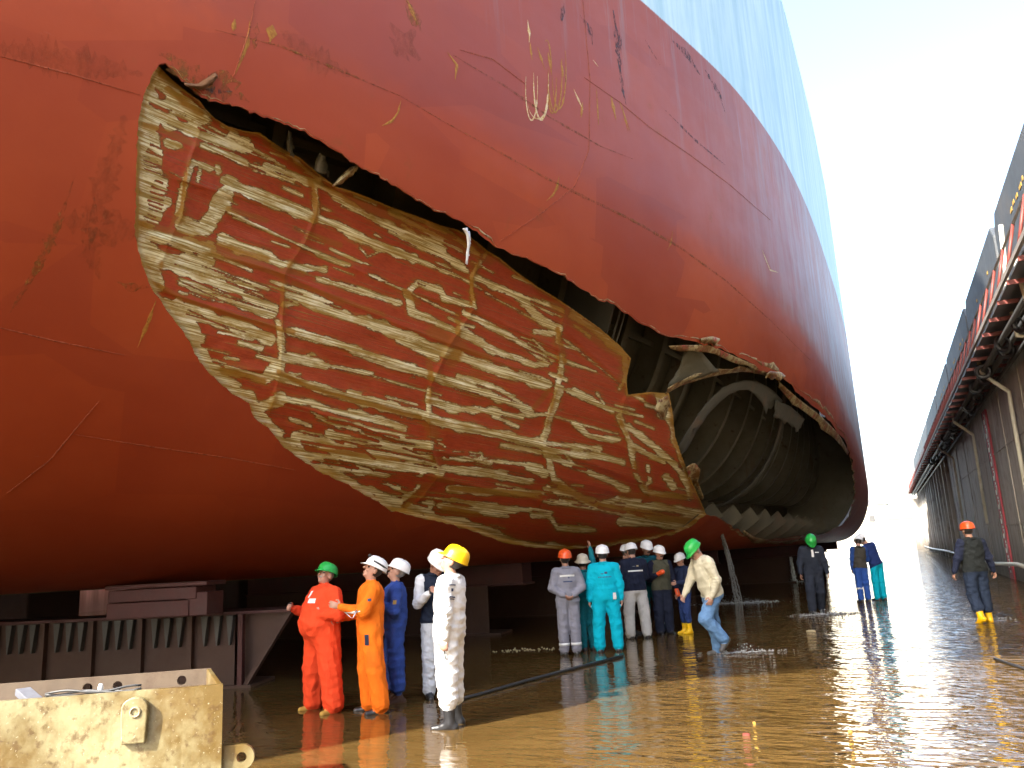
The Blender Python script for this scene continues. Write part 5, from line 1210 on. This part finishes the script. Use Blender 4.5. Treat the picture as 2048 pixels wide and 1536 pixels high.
p = person((876, 1394), 1105, -18, 'man in navy vest and pale trousers reading something, white helmet', dict(torso=(.012, .018, .035), arm=(.62, .64, .66), leg=(.60, .63, .66), shoe='black'), WHITE, lean=3, head=(-28, 20, 0), skin='skin_dark', group=GL,
           RA=((.2, .25, -1), (-.35, .8, .45)), LA=((-.2, .1, -1), (.45, .8, .35)), vox=.010, seed=6, Rcurl=1.2)
w = W2(p, p['ra'][2] + unit(p['ra'][2] - p['ra'][1]) * .08); thing_at('mobile_phone', MB().box(w, (.06, .014, .10), rotz(p['rz']) @ rotx(.9)), 'black', 'dark phone held by the man in the navy vest', 'phone')
p['patch']('zip', p['up']((0, .15, .25)), (0, 1, 0), .012, .36, MAT['reflect'], 2, 10)
p = person((905, 1452), 1097, 106, 'tall man in sunlit white coveralls, yellow helmet and black rubber boots', dict(torso=(.80, .80, .78), shoe='black'), YELLOW, lean=-4, head=(30, 8, 0), group=GL, shoe='boot', hem=.40, bulk=1.24,
           RA=((.2, .15, -1), (.0, .5, -1)), LA=((-.22, -.10, -1), (.04, .10, -1)), RL=((.05, .06, -1), (.02, -.06, -1)), LL=((-.06, -.02, -1), (-.03, -.04, -1)), vox=.0085, seed=7, Lcurl=1.4)
for (dz, ww, hh_) in ((.45, .10, .012), (.40, .03, .03), (.33, .10, .014), (.31, .08, .010)): p['patch']('printed_mark', p['up']((-.17, -.06, dz - .02)), (-.75, -.7, .15), ww, hh_, MAT['print_navy'])
w = W2(p, p['la'][2] + np.array([0, .02, -.12])); thing_at('pen', MB().tube([w + np.array([0, 0, .06]), w + CRH * .03 - np.array([0, 0, .09])], .008, 6), 'darkgrey', 'dark pen held low by the man in white coveralls', 'pen')

# --- group under the tear
p = person((1142, 1309), 1099, 172, 'man in grey coveralls with hands clasped behind his back, red-orange helmet', dict(torso=(.24, .24, .28), shoe='black'), ORANGE, head=(12, 0, 0), group=GG2, skin='skin_dark', bulk=1.1,
           RA=((.32, -.12, -1), (-.75, -.45, -.55)), LA=((-.32, -.12, -1), (.75, -.45, -.50)), seed=11)
p['patch']('reflective_stripe', p['up']((0, -.14, .38)), (0, -1, .1), .26, .03, MAT['reflect'], 12, 2); p['patch']('printed_text', p['up']((0, -.14, .28)), (0, -1, 0), .16, .02, MAT['print_navy'], 8, 2); p['patch']('logo', p['up']((.02, -.14, .345)), (0, -1, 0), .025, .025, MAT['print_navy'], 2, 2)
for q in ('rl', 'll'): stripe(p, (p[q][1], p[q][2]), .72)
p = person((1177, 1300), 1108, 158, 'man in teal coveralls and wide-brimmed cream helmet pointing upwards', dict(torso=(.01, .17, .20), shoe='black'), (.55, .50, .38), head=(14, -20, 0), group=GG2, hatfull=True, skin='skin_dark', bulk=.95,
           RA=((.30, .35, .85), (.10, .45, 1)), LA=((-.2, .0, -1), (-.05, .2, -1)), seed=12, Rcurl=.25)
p = person((1219, 1303), 1090, 180, 'man in bright cyan coveralls seen from behind, arms hanging, white helmet', dict(torso=(.0, .42, .56), shoe='black'), WHITE, head=(10, 0, 0), group=GG2, bulk=1.2,
           RA=((.24, .02, -1), (.05, .10, -1)), LA=((-.24, .02, -1), (-.05, .10, -1)), RL=((.10, .02, -1), (.04, -.04, -1)), LL=((-.10, .02, -1), (-.04, -.04, -1)), seed=13)
for k in range(9): p['patch']('printed_text', p['up']((-.105 + k * .026, -.16, .29)), (0, -1, 0), .017, .016, MAT['print_navy'], 2, 2)
p['patch']('logo', p['up']((.02, -.16, .36)), (0, -1, 0), .05, .035, MAT['print_navy'], 3, 3); p['patch']('logo_word', p['up']((-.045, -.16, .345)), (0, -1, 0), .05, .014, MAT['print_navy'], 3, 2); p['patch']('wipe_rag', p['up']((.15, -.15, -.03)), (.4, -1, 0), .06, .11, MAT['white'], 4, 4, .012)
p = person((1262, 1268), 1090, -60, 'man in dark jacket facing right behind the cyan man, white helmet', dict(torso=(.014, .018, .03), leg=(.014, .018, .03)), WHITE, head=(-8, 10, 0), group=GG2, skin='skin_dark', seed=14, vox=.013)
p = person((1278, 1276), 1086, 168, 'man in navy jacket with white back stripe and pale trousers', dict(torso=(.012, .016, .035), leg=(.58, .57, .54), shoe='black'), WHITE, head=(-6, 12, 0), group=GG2, bulk=1.2,
           RA=((.20, .25, -1), (-.2, .75, .2)), LA=((-.20, .25, -1), (.2, .75, .2)), RL=((.12, .02, -1), (.03, -.05, -1)), LL=((-.12, .02, -1), (-.03, -.05, -1)), seed=15)
p['patch']('reflective_stripe', p['up']((0, -.15, .30)), (0, -1, .05), .30, .026, MAT['reflect'], 12, 2); p['patch']('logo', p['up']((.03, -.15, .39)), (0, -1, .05), .045, .03, MAT['bone'], 3, 3); p['patch']('logo_word', p['up']((-.04, -.15, .385)), (0, -1, .05), .05, .014, MAT['plank'], 3, 2)
p['patch']('sleeve_badge', np.array(p['la'][0]) * .7 + np.array(p['la'][1]) * .3 + [-.07, -.02, 0], (-1, -.4, .1), .06, .10, MAT['white'])
p = person((1306, 1266), 1081, -8, 'tall man in dark teal coveralls facing us behind the navy jacket', dict(torso=(.006, .075, .10), leg=(.005, .12, .13)), WHITE, head=(-8, 4, 0), group=GG2, skin='skin_dark', seed=16, mustache=True, LL=((-.16, .05, -1), (-.10, -.03, -1)))
for q in ('rl', 'll'): stripe(p, (p[q][1], p[q][2]), .72)
p = person((1331, 1268), 1091, -14, 'man in olive vest and dark trousers facing us, wearing orange gloves', dict(torso=(.075, .072, .045), arm=(.012, .014, .03), leg=(.014, .018, .035)), WHITE, head=(-4, 8, 0), group=GG2, skin='skin_dark', mustache=True, bulk=1.15,
           RA=((.25, .05, -1), (-.5, .8, .35)), LA=((-.25, .05, -1), (-.1, .35, -1)), seed=17)
G_ = hatmat(ORANGE)
for q in ('ra', 'la'):
    c = p[q][2] + unit(p[q][2] - p[q][1]) * .05; ms = Prim('x', c - unit(p[q][2] - p[q][1]) * .05, c + unit(p[q][2] - p[q][1]) * .07, .045, .05, .01)
    n_ = 36; vol = None; lo_, hi_ = ms.bounds(); g3 = np.stack(np.meshgrid(*[np.arange(lo_[i], hi_[i] + .012, .012) for i in range(3)], indexing='ij'), -1); Vg, Fg = surface_nets(ms.d(g3).astype(np.float32), lo_, .012)
    mesh_obj('glove', Vg, Fg, G_, p['root'], True)
p = person((1376, 1266), 1106, 62, 'man in navy overalls and yellow rubber boots half hidden behind the jeans man', dict(torso=(.012, .018, .045), leg=(.02, .04, .13), shoe='yellowsteel'), (.55, .55, .53), head=(-10, 10, 0), group=GG2, skin='skin_dark', shoe='boot', hem=.42,
           LA=((-.2, .35, -1), (.1, 1, -.05)), LL=((-.05, .18, -1), (-.02, -.10, -1)), seed=18)
for s in p['root'].children:
    if s.name.startswith('body'): s.data.materials[4] = hatmat(YELLOW)
p = person((1436, 1309), 1083, 72, 'man in pale shirt, blue jeans and green helmet walking and looking down', dict(torso=(.52, .49, .36), leg=(.11, .22, .40), shoe='darkgrey'), GREEN, lean=16, head=(-22, 5, 0), group=GF, hair='hair_grey', bulk=1.15, belly=.4,
           RA=((.2, .35, -1), (-.1, .55, -.85)), LA=((-.20, -.25, -1), (.02, .45, -1)), RL=((.05, -.10, -1), (.02, -.14, -1)), LL=((-.06, .62, -1), (-.04, -.75, -.85)), vox=.009, seed=19)
band('belt', p['up']((0, -.005, .03)), p['U'][:, 2], .132, .035, MAT['black'], p['root'], 1.34, p['U'])
# --- people further off
p = person((1636, 1226), 1073, 6, 'man in dark overalls and green helmet striding towards us, looking down', dict(torso=(.022, .027, .04), shoe='black'), GREEN, bulk=1.15, lean=6, head=(-38, 0, 0), group=GF, skin='skin_dark',
           RA=((.28, .05, -1), (.12, .25, -1)), LA=((-.28, .0, -1), (-.10, .15, -1)), RL=((.06, .22, -1), (.02, .0, -1)), LL=((-.06, -.12, -1), (-.03, -.5, -1)), vox=.012, seed=21)
p['patch']('shirt_front', p['up']((0, .15, .38)), (0, 1, .1), .05, .16, MAT['white']); p['patch']('chest_label', p['up']((-.1, .16, .40)), (0, 1, .1), .09, .02, MAT['reflect'], 3, 2)
p = person((1730, 1203), 1073, 176, 'man in blue overalls and dark vest seen from behind at the far hull end', dict(torso=(.05, .045, .035), arm=(.02, .06, .22), leg=(.03, .09, .34), shoe='black'), WHITE, lean=6, side=6, head=(-10, -15, 8), group=GF, vox=.012, seed=22,
           RA=((.2, .2, -1), (-.1, .7, -.2)), LA=((-.2, .02, -1), (-.05, .1, -1)))
stripe(p, (p['ll'][1], p['ll'][2]), .3)
p = person((1762, 1200), 1068, 160, 'man in blue jacket and cyan trousers leaning in beside the far vest man', dict(torso=(.015, .03, .12), arm=(.03, .09, .34), leg=(.0, .38, .50), shoe='black'), WHITE, lean=10, side=-16, head=(-12, 20, -8), group=GF, vox=.012, seed=23)
p = person((1967, 1244), 1043, 178, 'man in dark clothes, orange-red helmet and yellow boots wading away', dict(torso=(.018, .022, .022), arm=(.018, .024, .05), leg=(.02, .032, .06), shoe='yellowsteel'), ORANGE, head=(2, 0, 0), group=GF, skin='skin', shoe='boot', hem=.30, bulk=1.15,
           RA=((.36, .05, -1), (.30, .12, -1)), LA=((-.36, .02, -1), (-.30, .15, -1)), RL=((.05, .10, -1), (.02, -.05, -1)), LL=((-.07, -.05, -1), (-.03, -.45, -1)), vox=.010, seed=24)
for s in p['root'].children:
    if s.name.startswith('body'): s.data.materials[4] = hatmat(YELLOW)
for k, (fx, fy, tp, l) in enumerate([(1508, 1166, 1090, 'dim figure with yellow boots in the dark under the hull'), (1545, 1162, 1093, 'dim figure with yellow helmet in the dark under the hull')]):
    p = person((fx, fy), tp, -20 + 60 * k, l, dict(torso=(.015, .018, .022), shoe='yellowsteel'), (.05, .06, .06) if k == 0 else YELLOW, group='workers in the dark under the hull', shoe='boot', hem=.35, vox=.016, seed=30 + k)
    for s in p['root'].children:
        if s.name.startswith('body'): s.data.materials[4] = hatmat(YELLOW)
# ================================================================ falling water, splashes, hoses, litter
def mat_foam():
    m, nt, b = mat_new('white_water')
    n = noise(nt, coords(nt, (9, 9, .8)), 5, 4, .65)
    setc(nt, b, (.88, .91, .93), .15, 0, .5); b.inputs['IOR'].default_value = 1.33; b.inputs['Transmission Weight'].default_value = .45
    nt.links.new(rng(nt, n, .32, .62, .25, 1.0), b.inputs['Alpha'])
    return m
MAT['foam'] = mat_foam()
def fall(top, bot, r0, r1, label, strands=5, seed=1):
    rr = np.random.default_rng(seed); mb = MB(); top = np.array(top); bot = np.array(bot)
    for s in range(strands):
        o1 = rr.normal(0, r1 * 1.5, 3) * [1, 1, 0]; o0 = rr.normal(0, r0 * 1.6, 3) * [1, 1, 0]; n = 26; pts = []; rs = []
        for k in range(n):
            f = k / (n - 1); h = top[2] - (top[2] - bot[2]) * f; tf = sqrt(f)
            p = top + (bot - top) * tf; p[2] = h
            pts.append(p + o0 + o1 * f + rr.normal(0, .004 + .010 * f, 3) * [1, 1, .4]); rs.append((r0 + (r1 - r0) * f) * (.75 + .4 * rr.random()))
        mb.tube(pts, rs, 7, False)
    for k in range(260):
        f = rr.random() ** .6; p = top + (bot - top) * sqrt(f); p[2] = top[2] - (top[2] - bot[2]) * f; p = p + rr.normal(0, .01 + r1 * 2.6 * f, 3) * [1, 1, .3]; s = rr.uniform(.004, .012)
        V = [p + np.array(q) * s * [1, 1, 2.4] for q in ((1, 0, 0), (-1, 0, 0), (0, 1, 0), (0, -1, 0), (0, 0, 1), (0, 0, -1))]
        mb.add(V, [(0, 2, 4), (2, 1, 4), (1, 3, 4), (3, 0, 4), (2, 0, 5), (1, 2, 5), (3, 1, 5), (0, 3, 5)])
    o = mb.build('water_fall', MAT['foam'], None, True); tag(o, label, 'water'); return o
def splash(c, R, n, label, seed, h=.25, ang=0.0, asp=.45):
    """broken droplets and small flattened crests, thinning out along the direction of the kick"""
    rr = np.random.default_rng(seed); mb = MB(); ca, sa = cos(ang), sin(ang)
    for k in range(n * 2):
        u_ = rr.normal(0, .5) * R; v_ = rr.normal(0, .5) * R * asp; low = rr.random() < .6
        d = abs(rr.normal(0, .5)); z = .002 if low else abs(rr.normal(0, h)) * math.exp(-(u_ / R) ** 2 * 3)
        s = rr.uniform(.004, .014); p = np.array([c[0] + u_ * ca - v_ * sa, c[1] + u_ * sa + v_ * ca, z])
        st_ = np.array([rr.uniform(1.5, 5), rr.uniform(.8, 1.6), .35]) if low else np.array([.8, .8, rr.uniform(.8, 1.6)])
        q_ = rr.uniform(-.5, .5) + radians(24); Rq = np.array([[cos(q_), -sin(q_), 0], [sin(q_), cos(q_), 0], [0, 0, 1]])
        V = [p + Rq @ (np.array(q) * s * st_) for q in ((1, 0, 0), (-1, 0, 0), (0, 1, 0), (0, -1, 0), (0, 0, 1), (0, 0, -1))]
        mb.add(V, [(0, 2, 4), (2, 1, 4), (1, 3, 4), (3, 0, 4), (2, 0, 5), (1, 2, 5), (3, 1, 5), (0, 3, 5)])
    o = mb.build('splash', MAT['foam'], None, True); tag(o, label, 'splash', kind='stuff'); return o
e1 = at_z(1475, 1206, 0); hh = hit(1422, 1034)
d1 = px_dir(1424, 1032); t1 = (e1[:2] - CAM[:2]) @ (d1[:2]) / (d1[:2] @ d1[:2]); top1 = CAM + d1 * min(t1 * .985, hh[2] + .1)
fall(top1, e1, .014, .024, 'thick white stream of water falling from the torn hull', 8, 3)
splash(e1, 1.1, 420, 'churned white splash where the thick stream lands', 4, .10, .4, .5)
e2 = at_z(1588, 1164, 0); d2 = px_dir(1576, 1090); t2 = (e2[:2] - CAM[:2]) @ d2[:2] / (d2[:2] @ d2[:2]); fall(CAM + d2 * t2, e2, .012, .02, 'thin stream of water falling from the far end of the tear', 9, 5)
splash(e2, .8, 120, 'small splash under the thin far stream', 6, .05, .4, .4)
splash(at_z(1490, 1304, 0), .55, 110, 'water kicked up behind the walking man in jeans', 7, .06, .4, .2)
splash(at_z(1650, 1228, 0), .6, 180, 'water kicked up round the striding man in dark overalls', 8, .05, .4, .5)
splash(at_z(1950, 1238, 0), .5, 220, 'water splashing round the yellow boots of the walking man', 9, .16, .2, .5)
# hose along the foot of the dock wall
pts = [(3.55, 24, .55), (3.62, 30.8, .62), (3.7, 38, .42), (3.72, 48, .36), (3.7, 65.9, .45), (3.7, 90, .30), (3.68, 112, .30)]
o = MB().tube(pts, .07, 8).build('hose', MAT['pipewhite'], None, True); tag(o, 'white hose strung along the foot of the stained dock wall', 'hose')
# dark cable in the water near the group
o = MB().tube([at_z(900, 1404, .02), at_z(960, 1388, .02), at_z(1050, 1362, .025), at_z(1150, 1336, .02), at_z(1245, 1312, .02)], .022, 8).build('cable', MAT['black'], None, True); tag(o, 'dark cable lying in the water in front of the group', 'cable')
o = MB().tube([at_z(1990, 1318, .02), at_z(2020, 1328, .02), at_z(2060, 1340, .02)], .02, 8).build('cable', MAT['black'], None, True); tag(o, 'short dark cable in the water at the right edge', 'cable')
def litter(x, y, s, mat, label, cat, nm, seed):
    c = at_z(x, y, .01); rr = np.random.default_rng(seed); mb = MB(); n = 12
    top = [c + np.array([s * cos(t) * rr.uniform(.6, 1), s * .7 * sin(t) * rr.uniform(.6, 1), s * .12 * rr.uniform(.3, 1)]) for t in np.linspace(0, 2 * pi, n, False)]
    bot = [np.array([p[0] + rr.normal(0, s * .1), p[1], -.01]) for p in top]
    top = [p * [1, 1, 1] for p in top]; cap = [c + (p - c) * [.55, .55, 1] + [0, 0, s * .10] for p in top]; mb.add(top + cap, [tuple(range(n, 2 * n))] + [(i, (i + 1) % n, n + (i + 1) % n, n + i) for i in range(n)])
    mb.add(bot + top, [tuple(range(n - 1, -1, -1))] + [(i, (i + 1) % n, n + (i + 1) % n, n + i) for i in range(n)])
    o = mb.build(nm, MAT[mat], None, bevel=s * .08); tag(o, label, cat)
litter(1492, 1468, .045, 'redrail', 'orange scrap floating in the sunlit foreground water', 'litter', 'floating_scrap', 1)
litter(1508, 1444, .018, 'yellowsteel', 'tiny pale scrap in the water above the orange scrap', 'litter', 'floating_scrap', 2)
litter(1622, 1262, .10, 'bone', 'pale round stone in the water below the striding man', 'stone', 'stone', 3)
litter(1700, 1462, .02, 'yellowsteel', 'small pale scrap near the bright reflection', 'litter', 'floating_scrap', 4)
# strip of pale grit showing above the water in front of the trestle shade
rr = np.random.default_rng(12); mb = MB(); c0 = at_z(1010, 1302, 0); c1 = at_z(1100, 1298, 0)
for k in range(70):
    p = c0 + (c1 - c0) * rr.random() + np.array([rr.normal(0, .15), rr.normal(0, .15), .004]); s = rr.uniform(.008, .022)
    mb.box(p, (s * 1.6, s * 1.3, s), None, .6)
o = mb.build('grit', MAT['bone'], None); tag(o, 'strip of pale grit breaking the dark water', 'grit', kind='stuff')
